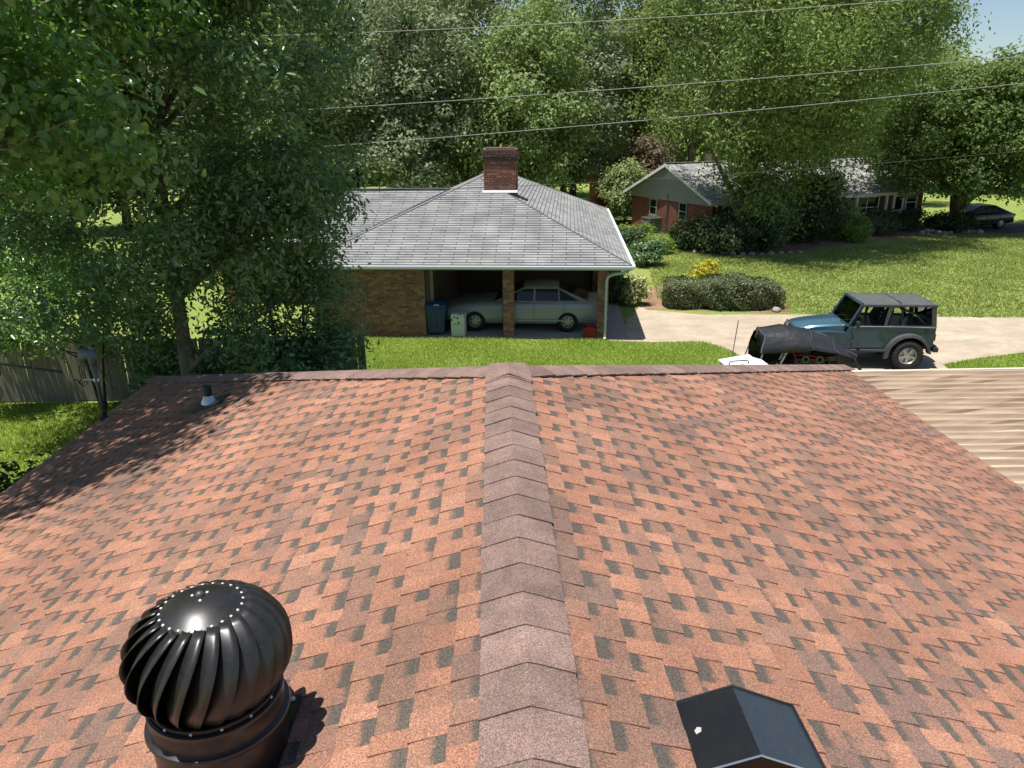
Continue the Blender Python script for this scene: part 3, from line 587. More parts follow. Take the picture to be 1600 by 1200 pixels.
# brickwork
bwm = MB().box((0, 0, 0), (.197, .02, .062)).mesh('brick'); bwm.materials.append(M['brick'])
bhm = MB().box((0, 0, 0), (.094, .02, .062)).mesh('half_brick'); bhm.materials.append(M['brick'])
ZC = EZ-.16
def brick_rows(parent, x0, x1, y, z0=.02, z1=ZC, stuff_from=None):
    """running bond on a face that looks towards -y (local); bricks sit proud of the mortar"""
    st = MB(); i = 0; z = z0+.035
    while z < z1:
        x = x1 if i % 2 == 0 else x1+.104
        while x > x0+.02:
            xa, xb = max(x0, x-.197), min(x1, x)
            if xb-xa > .03:
                dy = random.uniform(-.003, .003)
                if stuff_from is not None and xb < stuff_from: st.box(((xa+xb)/2, y+dy, z), (xb-xa, .02, .062))
                else:
                    o = link(bpy.data.objects.new('brick', bwm if xb-xa > .15 else bhm), parent); o.location = ((xa+xb)/2, y+dy, z); o.scale.x = (xb-xa)/(.197 if xb-xa > .15 else .094)
            x -= .208
        z += .0745; i += 1
    if st.v: tag(st.build('brick_field', M['brick_isl'], parent), kind='stuff')
b = MB(); b.box((-8.0, .42, ZC/2), (3.48, .20, ZC)); wall = b.build('wall', M['mortar'], nb)
brick_rows(wall, -9.74, -6.265, .318, stuff_from=-7.75)
for xc in (-.80, -3.67):
    b = MB(); b.box((xc, .46, ZC/2), (.31, .31, ZC)); pl = b.build('pillar', M['mortar'], nb)
    brick_rows(pl, xc-.163, xc+.163, .303)
    st = MB(); z = .055; i = 0
    while z < ZC:
        for sx in (-1, 1):
            for yy, L_ in (((.40, .20), (.56, .09)) if i % 2 else ((.36, .09), (.52, .20))): st.box((xc+sx*.155, yy, z), (.02, L_, .062))
        z += .0745; i += 1
    tag(st.build('brick_field', M['brick_isl'], pl), kind='stuff')
b = MB(); b.box((-.75, 6.4, ZC/2), (.34, .34, ZC)); o = b.build('pillar', M['tan_brick'], nb); uv_box(o)
b = MB(); b.box((-6.18, 3.5, ZC/2), (.12, 6.1, ZC)); b.build('side_wall', M['panelling'], nb)
b = MB(); b.box((-3.3, 6.65, ZC/2), (6.0, .12, ZC)); b.build('back_wall', M['panelling'], nb)
for k in range(14): b = MB(); b.box((-6.0+k*.4, 6.58, ZC/2), (.03, .02, ZC-.05)); b.build('batten', M['panelling'], nb)
b = MB(); b.box((-5.2, 11.2, ZC/2), (9.0, 8.9, ZC)); o = b.build('rear_wall', M['tan_brick'], nb); uv_box(o)
b = MB(); b.box((-9.68, 8, ZC/2), (.15, 15, ZC)); o = b.build('end_wall', M['tan_brick'], nb); uv_box(o)
b = MB(); b.box((-6.08, .66, ZC/2), (.09, .10, ZC)); b.build('corner_trim', M['siding'], nb)  # white trim in siding grey, its shade put into the colour
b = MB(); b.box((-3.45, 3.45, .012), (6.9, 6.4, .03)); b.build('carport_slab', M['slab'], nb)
# chimney: brick core with proud bricks, corbelled sooty top
chx, chy = -4.20, 4.12; b = MB(); b.box((chx, chy+.3, 4.55), (1.08, .66, 1.85)); ch = b.build('chimney', M['mortar'], nb)
def ring_bricks(z, grow, st, i):
    w2, d2 = .55+grow, .34+grow; yc = chy+.3
    x = -w2+(.1 if i % 2 else 0); 
    for face in ('f', 'b'):
        x = -w2-(.1 if i % 2 else 0)
        while x < w2-.03:
            xa, xb = max(-w2, x), min(w2, x+.2)
            if xb-xa > .03: st.box((chx+(xa+xb)/2, yc+(-d2 if face == 'f' else d2), z), (xb-xa-.009, .03, .064))
            x += .209
    for sx in (-1, 1):
        y_ = -d2+(.1 if i % 2 else 0)
        while y_ < d2-.03:
            ya, yb_ = y_, min(d2, y_+.2); st.box((chx+sx*w2, yc+(ya+yb_)/2, z), (.03, yb_-ya-.009, .064)); y_ += .209
st = MB(); tp = MB(); z = 3.7; i = 0
while z < 5.42:
    gr = 0 if z < 5.12 else (.025 if z < 5.2 else (.05 if z < 5.34 else .02))
    ring_bricks(z, gr, st if z < 5.08 else tp, i); z += .0745; i += 1
tag(st.build('brick_field', M['chim_brick'], ch), kind='stuff'); tag(tp.build('corbel_bricks', M['chim_top'], ch), kind='stuff')
b = MB(); b.box((chx, chy+.3, 5.44), (1.14, .74, .07)); b.box((chx, chy+.3, 5.50), (.98, .58, .06)); b.build('crown', mat('chim_crown', (.22, .13, .10), .9, noise=[(6, .6, (.10, .07, .06))]), ch)
b = MB(); b.slab([(chx-.60, chy-.16, 2.31+.438*(chy-.16)+.03), (chx+.60, chy-.16, 2.31+.438*(chy-.16)+.03), (chx+.60, chy-.045, 2.31+.438*(chy-.02)+.045), (chx-.60, chy-.045, 2.31+.438*(chy-.02)+.045)], .01); b.build('flashing', M['galv'], ch)
# rooftop bits on the wing
b = MB(); b.tube([(-9.0, 5.2, 2.7), (-9.0, 5.2, 3.0)], .04, 8); b.build('vent_pipe', M['white_paint'], nb)

# ------------------------------------------------------------------ things in the carport
q = atz(685, 524); bn = thing('wheeled_bin', 'blue wheeled refuse bin beside the brick wall', 'bin', (q[0]-.02, q[1]+.16, .027), R(-5.5))
M['bin_blue'] = mat('bin_blue', (.016, .050, .145), .45, noise=[(5, .3, (.03, .07, .16))])
b = MB(); vs = []
for z, hx, hy in ((.06, .235, .25), (.10, .24, .26), (.80, .295, .335), (.86, .30, .34), (.86, .325, .365), (.93, .325, .365)): vs += [(-hx, -hy, z), (hx, -hy, z), (hx, hy, z), (-hx, hy, z)]
b.add(vs, [(4*i+j, 4*i+(j+1) % 4, 4*i+4+(j+1) % 4, 4*i+4+j) for i in range(5) for j in range(4)]+[(3, 2, 1, 0), (20, 21, 22, 23)]); b.build('body', M['bin_blue'], bn, bevel=.02)
b = MB(); vs = []
for yy, zz in ((-.39, .94), (-.36, .99), (-.1, 1.045), (.2, 1.05), (.40, .98)): vs += [(-.335, yy, zz), (.335, yy, zz), (-.335, yy, zz-.045), (.335, yy, zz-.045)]
fs = [(0, 1, 3, 2), (16, 18, 19, 17)]
for i in range(4): a = 4*i; fs += [(a, a+4, a+5, a+1), (a+2, a+3, a+7, a+6), (a, a+2, a+6, a+4), (a+1, a+5, a+7, a+3)]
b.add(vs, fs); b.build('lid', M['bin_blue'], bn, bevel=.012)
b = MB(); b.tube([(-.26, .40, .93), (-.26, .47, .97), (.26, .47, .97), (.26, .40, .93)], .016, 8); b.build('handle', M['bin_blue'], bn)
for k in (-.17, 0, .17): b = MB(); b.box((k, -.315, .5), (.03, .03, .55)); b.build('rib', M['bin_blue'], bn)
for s in (-1, 1):
    b = MB(); b.lathe([(.02, -.025), (.115, -.025), (.12, 0), (.115, .025), (.02, .025)], 18, M=Matrix.Translation((s*.27, .27, .12)) @ Matrix.Rotation(PI/2, 4, 'Y')); b.build('wheel', M['rubber'], bn)
b = MB(); b.box((.06, -.30, 1.03), (.16, .10, .004)); o = b.build('lid_sticker', M['white_paint'], bn); o.rotation_euler = (.19, 0, 0); o.location = (0, .06, .055)
q = atz(717, 527); wb = thing('cardboard_box', 'tall white carton with green leafy print next to the blue bin', 'box', (q[0], q[1]+.18, .028), R(-9))
def print_mat():
    m = mat('carton', (.62, .63, .60), .6); n = m.node_tree.nodes; l = m.node_tree.links; tc = n.new('ShaderNodeTexCoord'); v = n.new('ShaderNodeTexVoronoi'); v.inputs['Scale'].default_value = 9; l.new(tc.outputs['Object'], v.inputs['Vector'])
    sx = n.new('ShaderNodeSeparateXYZ'); l.new(tc.outputs['Object'], sx.inputs[0]); r = n.new('ShaderNodeMapRange'); r.inputs[1].default_value = .34; r.inputs[2].default_value = .40; l.new(sx.outputs[2], r.inputs[0])
    lt = n.new('ShaderNodeMath'); lt.operation = 'LESS_THAN'; lt.inputs[1].default_value = .33; l.new(v.outputs['Distance'], lt.inputs[0]); mu = n.new('ShaderNodeMath'); mu.operation = 'MULTIPLY'; l.new(lt.outputs[0], mu.inputs[0]); l.new(r.outputs[0], mu.inputs[1])
    mx = n.new('ShaderNodeMix'); mx.data_type = 'RGBA'; l.new(mu.outputs[0], mx.inputs[0]); mx.inputs[6].default_value = (.66, .68, .64, 1); mx.inputs[7].default_value = (.06, .12, .07, 1); l.new(mx.outputs[2], n['Principled BSDF'].inputs['Base Color']); return m
b = MB(); b.box((0, 0, .35), (.42, .34, .70)); b.build('carton', print_mat(), wb, bevel=.008)
b = MB(); b.box((-.105, 0, .705), (.205, .34, .006)); o = b.build('flap', mat('flap', (.5, .52, .5), .7), wb)
b = MB(); b.box((.105, 0, .706), (.20, .34, .006)); b.build('flap', mat('flap', (.5, .52, .5), .7), wb)
b = MB(); b.box((0, -.172, .37), (.42, .004, .03)); b.build('tape', M['galv'], wb)
q = atz(924, 530); gc = thing('fuel_can', 'red plastic fuel can at the foot of the carport post', 'fuel can', (q[0]-.02, q[1]+.22, .028), R(-12))
M['red_plastic'] = mat('red_plastic', (.34, .012, .014), .4)
b = MB(); b.prism([(-.20, 0), (.20, 0), (.20, .27), (.13, .33), (-.06, .33), (-.20, .26)], -.13, .13, 'y'); b.build('body', M['red_plastic'], gc, bevel=.025)
b = MB(); b.tube([(-.12, 0, .28), (-.10, 0, .38), (.0, 0, .405), (.10, 0, .39), (.14, 0, .31)], .02, 8); b.build('handle', M['red_plastic'], gc, smooth=True)
b = MB(); b.lathe([(.04, .3), (.04, .36), (.03, .37), (.001, .37)], 14, M=Matrix.Translation((-.15, 0, -.02))); b.build('cap', M['black_plastic'], gc)
for k in (.09, .17): b = MB(); b.box((0, -.132, k), (.32, .012, .02)); b.build('rib', M['red_plastic'], gc)

# ------------------------------------------------------------------ vehicles
def bake_bool(o, cutters):
    """cut wheel arches and keep the result as plain mesh"""
    for c in cutters:
        md = o.modifiers.new('cut', 'BOOLEAN'); md.operation = 'DIFFERENCE'; md.solver = 'EXACT'; md.object = c
    bpy.context.view_layer.update(); dg = bpy.context.evaluated_depsgraph_get(); me = bpy.data.meshes.new_from_object(o.evaluated_get(dg)); o.modifiers.clear(); old = o.data; me.name = old.name; o.data = me
    for c in cutters: bpy.data.objects.remove(c)
    me.shade_smooth(); me.set_sharp_from_angle(angle=R(35))
def wheel(parent, x, y, r, w_, style, side):
    Tm = Matrix.Translation((x, y, r)) @ Matrix.Rotation(-side*PI/2, 4, 'X') # local +z points outwards
    wh = bpy.data.objects.new('wheel', None); link(wh, parent); wh.matrix_local = Tm; wh.empty_display_size = .1
    hw = w_/2; ri = r*.60
    prof = [(ri, -hw*.8), (r*.80, -hw), (r*.93, -hw*.95), (r*.99, -hw*.7), (r, -hw*.3), (r, hw*.3), (r*.99, hw*.7), (r*.93, hw*.95), (r*.80, hw), (ri+.005, hw*.86), (ri-.01, hw*.5)]
    b = MB(); b.lathe(prof, 36); b.build('tyre', M['rubber'], wh, auto=50)
    if style == 'offroad':
        for k in range(30):
            a = 2*PI*k/30; tb = MB() if k == 0 else tb
            tb.box(None, (.03, r*.12, w_*.86), M=Matrix.Rotation(a, 4, 'Z') @ Matrix.Translation((r+.002, 0, 0)))
        tb.build('tread', M['rubber'], wh)
    b = MB(); b.lathe([(ri-.004, hw*.84), (ri-.02, hw*.9), (ri-.035, hw*.7), (ri-.05, hw*.2), (.10, hw*.25), (.09, hw*.55), (.05, hw*.62), (.001, hw*.62)] if style == 'offroad' else [(ri, hw*.86), (ri-.015, hw*.95), (ri-.03, hw*.82), (.12, hw*.9), (.05, hw*.98), (.001, hw*.98)], 30); b.build('rim', M['rim'], wh, auto=40)
    ns = 5 if style == 'offroad' else 7
    for k in range(ns):
        a = 2*PI*k/ns+.3; b = MB()
        if style == 'offroad':
            b.box(None, (ri*.62, .075, .03), M=Matrix.Rotation(a, 4, 'Z') @ Matrix.Translation((ri*.62, 0, hw*.52))); b.build('spoke', M['rim'], wh, bevel=.008)
        else:
            b.lathe([(.001, hw*.93), (.028, hw*.93)], 10, M=Matrix.Rotation(a, 4, 'Z') @ Matrix.Translation((ri*.66, 0, .003))); b.build('hub_slot', M['rubber'], wh)
    return wh
def sedan(name, label, loc, rz, paint, wheelbase=2.93, L_=5.25, W_=1.87, Ht=1.42, group=None):
    t = thing(name, label, 'car', loc, rz, group); hw = W_/2; ro = (L_-wheelbase)*.53; x0, x1 = -ro, L_-ro
    b = MB(); rings = []
    st = [(x0, .80, .42, .80), (x0+.06, .90, .30, .93), (x0+.5, .97, .24, .99), (x0+1.1, 1, .22, .985), (0+.6, 1, .21, .97), (1.5, 1, .21, .955), (2.4, 1, .21, .945), (wheelbase, .985, .22, .90), (x1-.45, .95, .24, .82), (x1-.08, .87, .30, .72), (x1, .74, .40, .62)]
    for (x, fw, zb, zt) in st:
        h = hw*fw; rings.append([(x, -h*.55, zt+.012), (x, -h*.88, zt-.01), (x, -h*.97, zt-.10), (x, -h, (zb+zt)/2), (x, -h*.97, zb+.08), (x, -h*.88, zb), (x, h*.88, zb), (x, h*.97, zb+.08), (x, h, (zb+zt)/2), (x, h*.97, zt-.10), (x, h*.88, zt-.01), (x, h*.55, zt+.012)])
    vs = [q for r_ in rings for q in r_]; n = 12
    b.add(vs, [(i*n+j, i*n+(j+1) % n, (i+1)*n+(j+1) % n, (i+1)*n+j) for i in range(len(st)-1) for j in range(n)]+[tuple(range(n)), tuple((len(st)-1)*n+j for j in range(n))])
    body = b.build('body', paint, t, sub=1); cut = []
    for xx in (0, wheelbase):
        for sy in (-1, 1):
            c = MB(); c.lathe([(.385, -.30), (.385, .30)], 28, M=Matrix.Translation((xx, sy*hw, .33)) @ Matrix.Rotation(PI/2, 4, 'X'), capa=True, capb=True); cut.append(c.build('arch', paint))
    bake_bool(body, cut)
    for xx in (0, wheelbase):
        for sy in (-1, 1):
            b = MB(); b.lathe([(.375, -.02), (.38, .02)], 24, M=Matrix.Translation((xx, sy*(hw-.27), .34)) @ Matrix.Rotation(PI/2, 4, 'X'), capa=True, capb=True); b.build('wheel_well', M['rubber'], t)
            wheel(t, xx, sy*(hw-.11), .33, .22, 'road', sy)
    # cabin
    bz, tz = .945, Ht; xb0, xb1, xt0, xt1 = -.72, 2.36, .36, 1.34; wb_, wt = hw*.88, hw*.66
    b = MB(); b.add([(xb0, -wb_, bz), (xb1, -wb_, bz-.01), (xb1, wb_, bz-.01), (xb0, wb_, bz), (xt0, -wt, tz-.03), (xt1, -wt, tz-.03), (xt1, wt, tz-.03), (xt0, wt, tz-.03), (xt0+.15, -wt*.7, tz), (xt1-.15, -wt*.7, tz), (xt1-.15, wt*.7, tz), (xt0+.15, wt*.7, tz)],
        [(0, 1, 5, 4), (1, 2, 6, 5), (2, 3, 7, 6), (3, 0, 4, 7), (4, 5, 9, 8), (5, 6, 10, 9), (6, 7, 11, 10), (7, 4, 8, 11), (8, 9, 10, 11)]); b.build('cabin', paint, t, bevel=.055, smooth=True)
    def side(xa, xb, f0, f1, sy):
        P = lambda x_, f: Vector((x_, sy*(wb_+(wt-wb_)*f+.004), bz+(tz-.03-bz)*f))
        xl = lambda x_, f: max(x_, xb0+(xt0-xb0)*f+.09) if x_ < .9 else min(x_, xb1+(xt1-xb1)*f-.10)
        return [P(xl(xa, f0), f0), P(xl(xb, f0), f0), P(xl(xb, f1), f1), P(xl(xa, f1), f1)]
    for sy in (-1, 1):
        for xa, xb in ((-.42, .22), (.28, 1.02), (1.08, 2.3)):
            if xa < 0: continue
            b = MB(); pts = side(xa, xb, .08, .88, sy); b.slab(pts if sy < 0 else pts[::-1], .006); b.build('side_window', M['window_dark'], t)
        b = MB(); pts = side(-.36, .24, .10, .84, sy); b.slab(pts if sy < 0 else pts[::-1], .006); b.build('quarter_window', M['window_dark'], t)
        b = MB(); b.box((1.86, sy*(hw-.02), 1.0), (.10, .16, .11)); b.build('mirror', paint, t, bevel=.025)
        for xx in (.46, 1.36): b = MB(); b.box((xx, sy*(hw*.975), .80), (.20, .03, .035)); b.build('door_handle', M['chrome'] if group else paint, t, bevel=.01)
        for xx in (.12, 1.06, 2.05): b = MB(); b.box((xx, sy*(hw*.998), .60), (.008, .012, .62)); b.build('door_gap', M['rubber'], t)
        b = MB(); b.box((1.05, sy*(hw*1.0), .38), (2.0, .03, .05)); b.build('side_moulding', paint, t, bevel=.01)
        b = MB(); b.box((x1-.10, sy*hw*.62, .60), (.10, .34, .13)); b.build('headlight', M['chrome'], t, bevel=.02)
        b = MB(); b.box((x0+.06, sy*hw*.70, .78), (.10, .30, .16)); b.build('tail_light', M['red_plastic'], t, bevel=.02)
    def endglass(xb_, xt_, nm, o_):
        f0, f1 = .06, .93; e_ = lambda f, k: (xb_+(xt_-xb_)*f+o_, k*(wb_+(wt-wb_)*f-.07), bz+(tz-.03-bz)*f+.004)
        b = MB(); b.slab([e_(f0, -1), e_(f0, 1), e_(f1, 1), e_(f1, -1)], .006); b.build(nm, M['window_dark'], t)
    endglass(xb1, xt1, 'windshield', .012); endglass(xb0, xt0, 'rear_window', -.012)
    b = MB(); b.box((x1-.02, 0, .60), (.06, .55, .16)); b.build('grille', M['chrome'], t, bevel=.02)
    for xx in (x0+.03, x1-.04): b = MB(); b.box((xx, 0, .42), (.14, W_*.80, .16)); b.build('bumper', paint, t, bevel=.05)
    b = MB(); b.box((x0-.012, 0, .60), (.01, .30, .12)); b.build('number_plate', M['white_paint'], t)
    return t
M['sage'] = mat('sage', (.345, .365, .39), .34, .1, coat=.6, noise=[(2, .1, (.28, .35, .33))])
M['car_black'] = mat('car_black', (.008, .009, .011), .25, coat=.7)
sedan('parked_sedan', 'pale sage green sedan parked inside the carport', (2.25, 23.77, .027), R(174.5), M['sage'])
sedan('parked_sedan', 'black sedan parked behind the tree trunk by the far house', (30.2, 45.9, .012), R(192), M['car_black'], 2.75, 4.8, 1.82, 1.42)

# ------------------------------------------------------------------ soft-top off-road vehicle
M['teal'] = mat('teal', (.033, .064, .098), .34, .15, coat=.4, noise=[(3, .3, (.045, .07, .09))])
M['hood_lit_teal'] = mat('hood_lit_teal', (.06, .14, .20), .3, .3, coat=.6)  # body teal made brighter: light falling on the hood put into its colour
M['canvas'] = mat('canvas', (.070, .072, .074), .85, noise=[(4, .6, (.105, .104, .10))], bump=(5, .25, .03))
M['flare'] = mat('flare', (.045, .047, .05), .7, noise=[(8, .4, (.075, .075, .078))])
M['seat'] = mat('seat', (.02, .02, .022), .9)
jp = thing('off_road_vehicle', 'dark teal off-road vehicle with black soft top on the driveway', 'vehicle', (10.80, 19.42, .013), R(174))
HWJ = .735; RR = .385
def arc(cx, cz, r, a0, a1, n=10): return [(cx+r*math.cos(R(a0+(a1-a0)*i/n)), cz+r*math.sin(R(a0+(a1-a0)*i/n))) for i in range(n+1)]
tub = [(-.64, .60), (-.66, 1.0), (-.66, 1.13), (1.56, 1.13), (1.60, .95), (1.56, .52), (.56, .52)]+arc(0, RR+.01, .50, 12, 158, 12)
b = MB(); b.prism(tub, -HWJ, HWJ, 'y'); b.build('body_tub', M['teal'], jp, bevel=.02)
for s in (-1, 1):
    # door, sits just proud of the tub
    b = MB(); b.prism([(.60, .74), (.70, .585), (1.44, .585), (1.44, 1.10), (1.36, 1.135), (1.15, 1.145), (.60, 1.145)], s*HWJ, s*(HWJ+.014), 'y'); dr = b.build('door', M['teal'], jp, bevel=.008)
    b = MB(); b.box((.72, s*(HWJ+.03), .99), (.13, .03, .035)); b.build('handle', M['black_plastic'], dr, bevel=.008)
    b = MB(); b.box((1.46, s*(HWJ+.02), .75), (.05, .03, .07)); b.box((1.46, s*(HWJ+.02), 1.0), (.05, .03, .07)); b.build('hinge', M['teal'], dr)
    b = MB(); b.tube([(1.40, s*(HWJ+.015), 1.14), (1.20, s*(HWJ+.015), 1.155), (.62, s*(HWJ+.015), 1.155), (-.62, s*(HWJ+.01), 1.135)], .013, 6); b.build('belt_rail', M['chrome'], jp)
    # rear fender flare
    o_, i_ = arc(0, RR+.0, .60, -6, 172, 14), arc(0, RR, .50, -6, 172, 14)
    b = MB(); vs = []
    for (ox, oz), (ix, iz) in zip(o_, i_): vs += [(ox, s*(HWJ-.02), oz), (ox*.99, s*(HWJ+.10), oz-.035), (ix, s*(HWJ+.125), iz-.0), (ix, s*(HWJ-.02), iz)]
    n_ = len(o_); b.add(vs, [(4*k+j, 4*k+(j+1) % 4, 4*k+4+(j+1) % 4, 4*k+4+j) for k in range(n_-1) for j in range(4)]+[(0, 1, 2, 3), tuple(4*(n_-1)+j for j in range(4))]); fl = b.build('fender_flare', M['flare'], jp, auto=40)
    for a in (20, 45, 70, 95, 120, 145):
        b = MB(); b.lathe([(.012, 0), (.012, .008), (.001, .01)], 8, M=Matrix.Translation((.54*math.cos(R(a)), s*(HWJ+.105), RR+.54*math.sin(R(a)))) @ Matrix.Rotation(-s*PI/2, 4, 'X')); b.build('bolt', M['black_plastic'], fl)
    # front fender and flare
    ft = [(1.55, .98), (2.05, 1.0), (2.78, .93), (2.84, .80)]+[(q_[0]+2.37, q_[1]) for q_ in arc(0, RR+.01, .49, 20, 160, 10)]+[(1.58, .55)]
    b = MB(); b.prism(ft, s*.42, s*(HWJ+.0), 'y'); b.build('front_fender', M['teal'], jp, bevel=.02)
    o_, i_ = arc(2.37, RR, .59, 5, 165, 12), arc(2.37, RR, .50, 5, 165, 12); b = MB(); vs = []
    for (ox, oz), (ix, iz) in zip(o_, i_): vs += [(ox, s*(HWJ-.02), oz), (ox, s*(HWJ+.10), oz-.035), (ix, s*(HWJ+.125), iz), (ix, s*(HWJ-.02), iz)]
    n_ = len(o_); b.add(vs, [(4*k+j, 4*k+(j+1) % 4, 4*k+4+(j+1) % 4, 4*k+4+j) for k in range(n_-1) for j in range(4)]+[(0, 1, 2, 3), tuple(4*(n_-1)+j for j in range(4))]); b.build('fender_flare', M['flare'], jp, auto=40)
    b = MB(); b.tube([(.55, s*(HWJ+.04), .50), (1.85, s*(HWJ+.04), .50)], .042, 10); b.build('side_step', M['black_plastic'], jp)
    b = MB(); b.box((-.655, s*.66, .86), (.06, .12, .18)); b.build('tail_light', M['red_plastic'], jp, bevel=.01)
    b = MB(); b.box((1.40, s*(HWJ+.16), 1.24), (.07, .17, .16)); b.build('mirror', M['black_plastic'], jp, bevel=.03)
    b = MB(); b.lathe([(.001, .03), (.09, .02), (.10, 0)], 18, M=Matrix.Translation((2.80, s*.38, .86)) @ Matrix.Rotation(PI/2, 4, 'Y')); b.build('headlight', M['chrome'], jp)
    for xx in (0, 2.37): wheel(jp, xx, s*(HWJ+.005), RR, .26, 'offroad', s)
    # seats and roll bar
    b = MB(); b.box((.78, s*.34, 1.0), (.46, .46, .20)); b.add([(.52, s*.34-.22, 1.0), (.68, s*.34-.22, 1.0), (.68, s*.34+.22, 1.0), (.52, s*.34+.22, 1.0), (.36, s*.34-.19, 1.52), (.48, s*.34-.19, 1.52), (.48, s*.34+.19, 1.52), (.36, s*.34+.19, 1.52)], [(0, 1, 2, 3), (4, 7, 6, 5), (0, 4, 5, 1), (1, 5, 6, 2), (2, 6, 7, 3), (3, 7, 4, 0)]); b.box((.41, s*.34, 1.58), (.11, .26, .16)); b.build('seat', M['seat'], jp, bevel=.04)
    b = MB(); b.tube([(.22, s*.60, 1.0), (.20, s*.60, 1.58), (.17, s*.55, 1.66), (.17, 0, 1.68)], .032, 8); b.tube([(.20, s*.60, 1.58), (-.15, s*.62, 1.45), (-.55, s*.62, 1.02)], .032, 8); b.tube([(.20, s*.58, 1.64), (1.20, s*.58, 1.66), (1.42, s*.60, 1.15)], .028, 8); b.build('roll_bar', M['black_plastic'], jp, smooth=True)
    # windshield posts and soft-top side frames
    b = MB(); b.tube([(1.57, s*.70, 1.12), (1.26, s*.655, 1.72)], .032, 8); b.build('windshield_post', M['teal'], jp)
    b = MB(); b.prism([(.60, 1.14), (.66, 1.14), (.60, 1.70), (.50, 1.70)], s*.70, s*.725, 'y'); b.build('door_surround', M['canvas'], jp)
    b = MB(); b.prism([(-.66, 1.13), (-.55, 1.13), (-.46, 1.70), (-.58, 1.68)], s*.68, s*.72, 'y'); b.build('rear_corner', M['canvas'], jp)
    b = MB(); b.prism([(-.64, 1.13), (.60, 1.13), (.60, 1.165), (-.64, 1.165)], s*.705, s*.73, 'y'); b.build('lower_strip', M['canvas'], jp)
# hood: three sections, raised centre
b = MB(); vs = []
for x_, hw_, z0, z1 in ((1.60, .60, .92, 1.17), (1.75, .60, .92, 1.175), (2.35, .55, .90, 1.12), (2.74, .50, .88, 1.05), (2.80, .48, .86, 1.0)):
    vs += [(x_, -hw_, z0), (x_, -hw_, z1-.05), (x_, -hw_+.05, z1-.008), (x_, -.22, z1), (x_, -.18, z1+.018), (x_, .18, z1+.018), (x_, .22, z1), (x_, hw_-.05, z1-.008), (x_, hw_, z1-.05), (x_, hw_, z0)]
b.add(vs, [(10*i+j, 10*i+(j+1) % 10, 10*i+10+(j+1) % 10, 10*i+10+j) for i in range(4) for j in range(10)]+[tuple(range(10)), tuple(40+j for j in range(10))]); b.build('hood', M['hood_lit_teal'], jp, auto=30)
b = MB(); b.box((1.58, 0, 1.15), (.16, 1.38, .05)); b.build('cowl', M['teal'], jp, bevel=.01)
b = MB(); b.box((2.80, 0, .85), (.05, 1.06, .34)); gr = b.build('grille', M['teal'], jp, bevel=.02)
for k in range(7): b = MB(); b.box((2.83, -.21+k*.07, .86), (.012, .035, .24)); b.build('slot', M['rubber'], gr)
b = MB(); b.tube([(1.26, -.66, 1.72), (1.26, .66, 1.72)], .035, 8); b.tube([(1.56, -.69, 1.15), (1.56, .69, 1.15)], .03, 8); b.build('windshield_frame', M['teal'], jp)
b = MB(); b.slab([(1.55, -.66, 1.17), (1.55, .66, 1.17), (1.275, .62, 1.70), (1.275, -.62, 1.70)], .005); b.build('windshield', M['glass'], jp)
b = MB()
for yy in (-.25, .25): b.tube([(1.63, yy, 1.19), (1.58, yy+.05, 1.21), (1.47, yy+.38, 1.32)], .008, 5)
b.build('wiper', M['rubber'], jp)
# soft top: stretched canvas, slightly sagging between bows
b = MB(); nx, ny = 12, 6; vs = []
for i in range(nx+1):
    x_ = 1.26-i/nx*1.84
    for j in range(ny+1):
        t_ = j/ny*2-1; sag = .018*math.sin(PI*((i/nx*2) % 1)); zz = 1.775-.055*abs(t_)**3-sag*(1-abs(t_)**2)-(.02 if i == 0 else 0)-(.03 if i == nx else 0); vs.append((x_, t_*.72, zz))
b.add(vs, [(i*(ny+1)+j, i*(ny+1)+j+1, (i+1)*(ny+1)+j+1, (i+1)*(ny+1)+j) for i in range(nx) for j in range(ny)]); o = b.build('soft_top', M['canvas'], jp, smooth=True); sm = o.modifiers.new('s', 'SOLIDIFY'); sm.thickness = .035
for s in (-1, 1): b = MB(); b.box((.34, s*.715, 1.70), (1.84, .025, .06)); b.build('top_rail', M['canvas'], jp, bevel=.008)
b = MB(); b.box((.30, 0, 1.785), (.03, 1.36, .012)); b.build('seam', M['canvas'], jp)
b = MB(); b.box((-.57, 0, 1.69), (.10, 1.42, .09)); b.build('rear_bow', M['canvas'], jp, bevel=.02)
b = MB(); b.slab([(-.66, -.66, 1.14), (-.66, .66, 1.14), (-.575, .64, 1.65), (-.575, -.64, 1.65)], .004); b.build('rear_window', M['dark_glass'], jp)
b = MB(); b.lathe([(.10, -.03), (.105, 0), (.10, .03), (.085, 0), (.10, -.03)], 20, M=Matrix.Translation((1.18, .34, 1.19)) @ Matrix.Rotation(R(65), 4, 'Y')); b.build('steering_wheel', M['black_plastic'], jp)
b = MB(); b.box((-.74, 0, .52), (.14, 1.45, .13)); b.build('rear_bumper', M['black_plastic'], jp, bevel=.02)
b = MB(); b.box((2.98, 0, .58), (.14, 1.40, .14)); b.build('front_bumper', M['black_plastic'], jp, bevel=.02)
b = MB(); b.box((.9, 0, .50), (3.6, .8, .10)); b.tube([(0, -.6, RR), (0, .6, RR)], .05); b.tube([(2.37, -.6, RR), (2.37, .6, RR)], .05); b.build('chassis', M['rubber'], jp)
sp = bpy.data.objects.new('spare_wheel', None); link(sp, jp); sp.location = (-.78, -.12, .98); sp.rotation_euler = (0, -PI/2, 0)
b = MB(); b.lathe([(.21, -.10), (.33, -.12), (.38, -.06), (.385, .0), (.38, .06), (.33, .12), (.21, .10)], 32); b.build('tyre', M['rubber'], sp, auto=50)
b = MB(); b.lathe([(.215, .09), (.19, .05), (.06, .06), (.001, .06)], 24); b.build('rim', M['rim'], sp, auto=40)
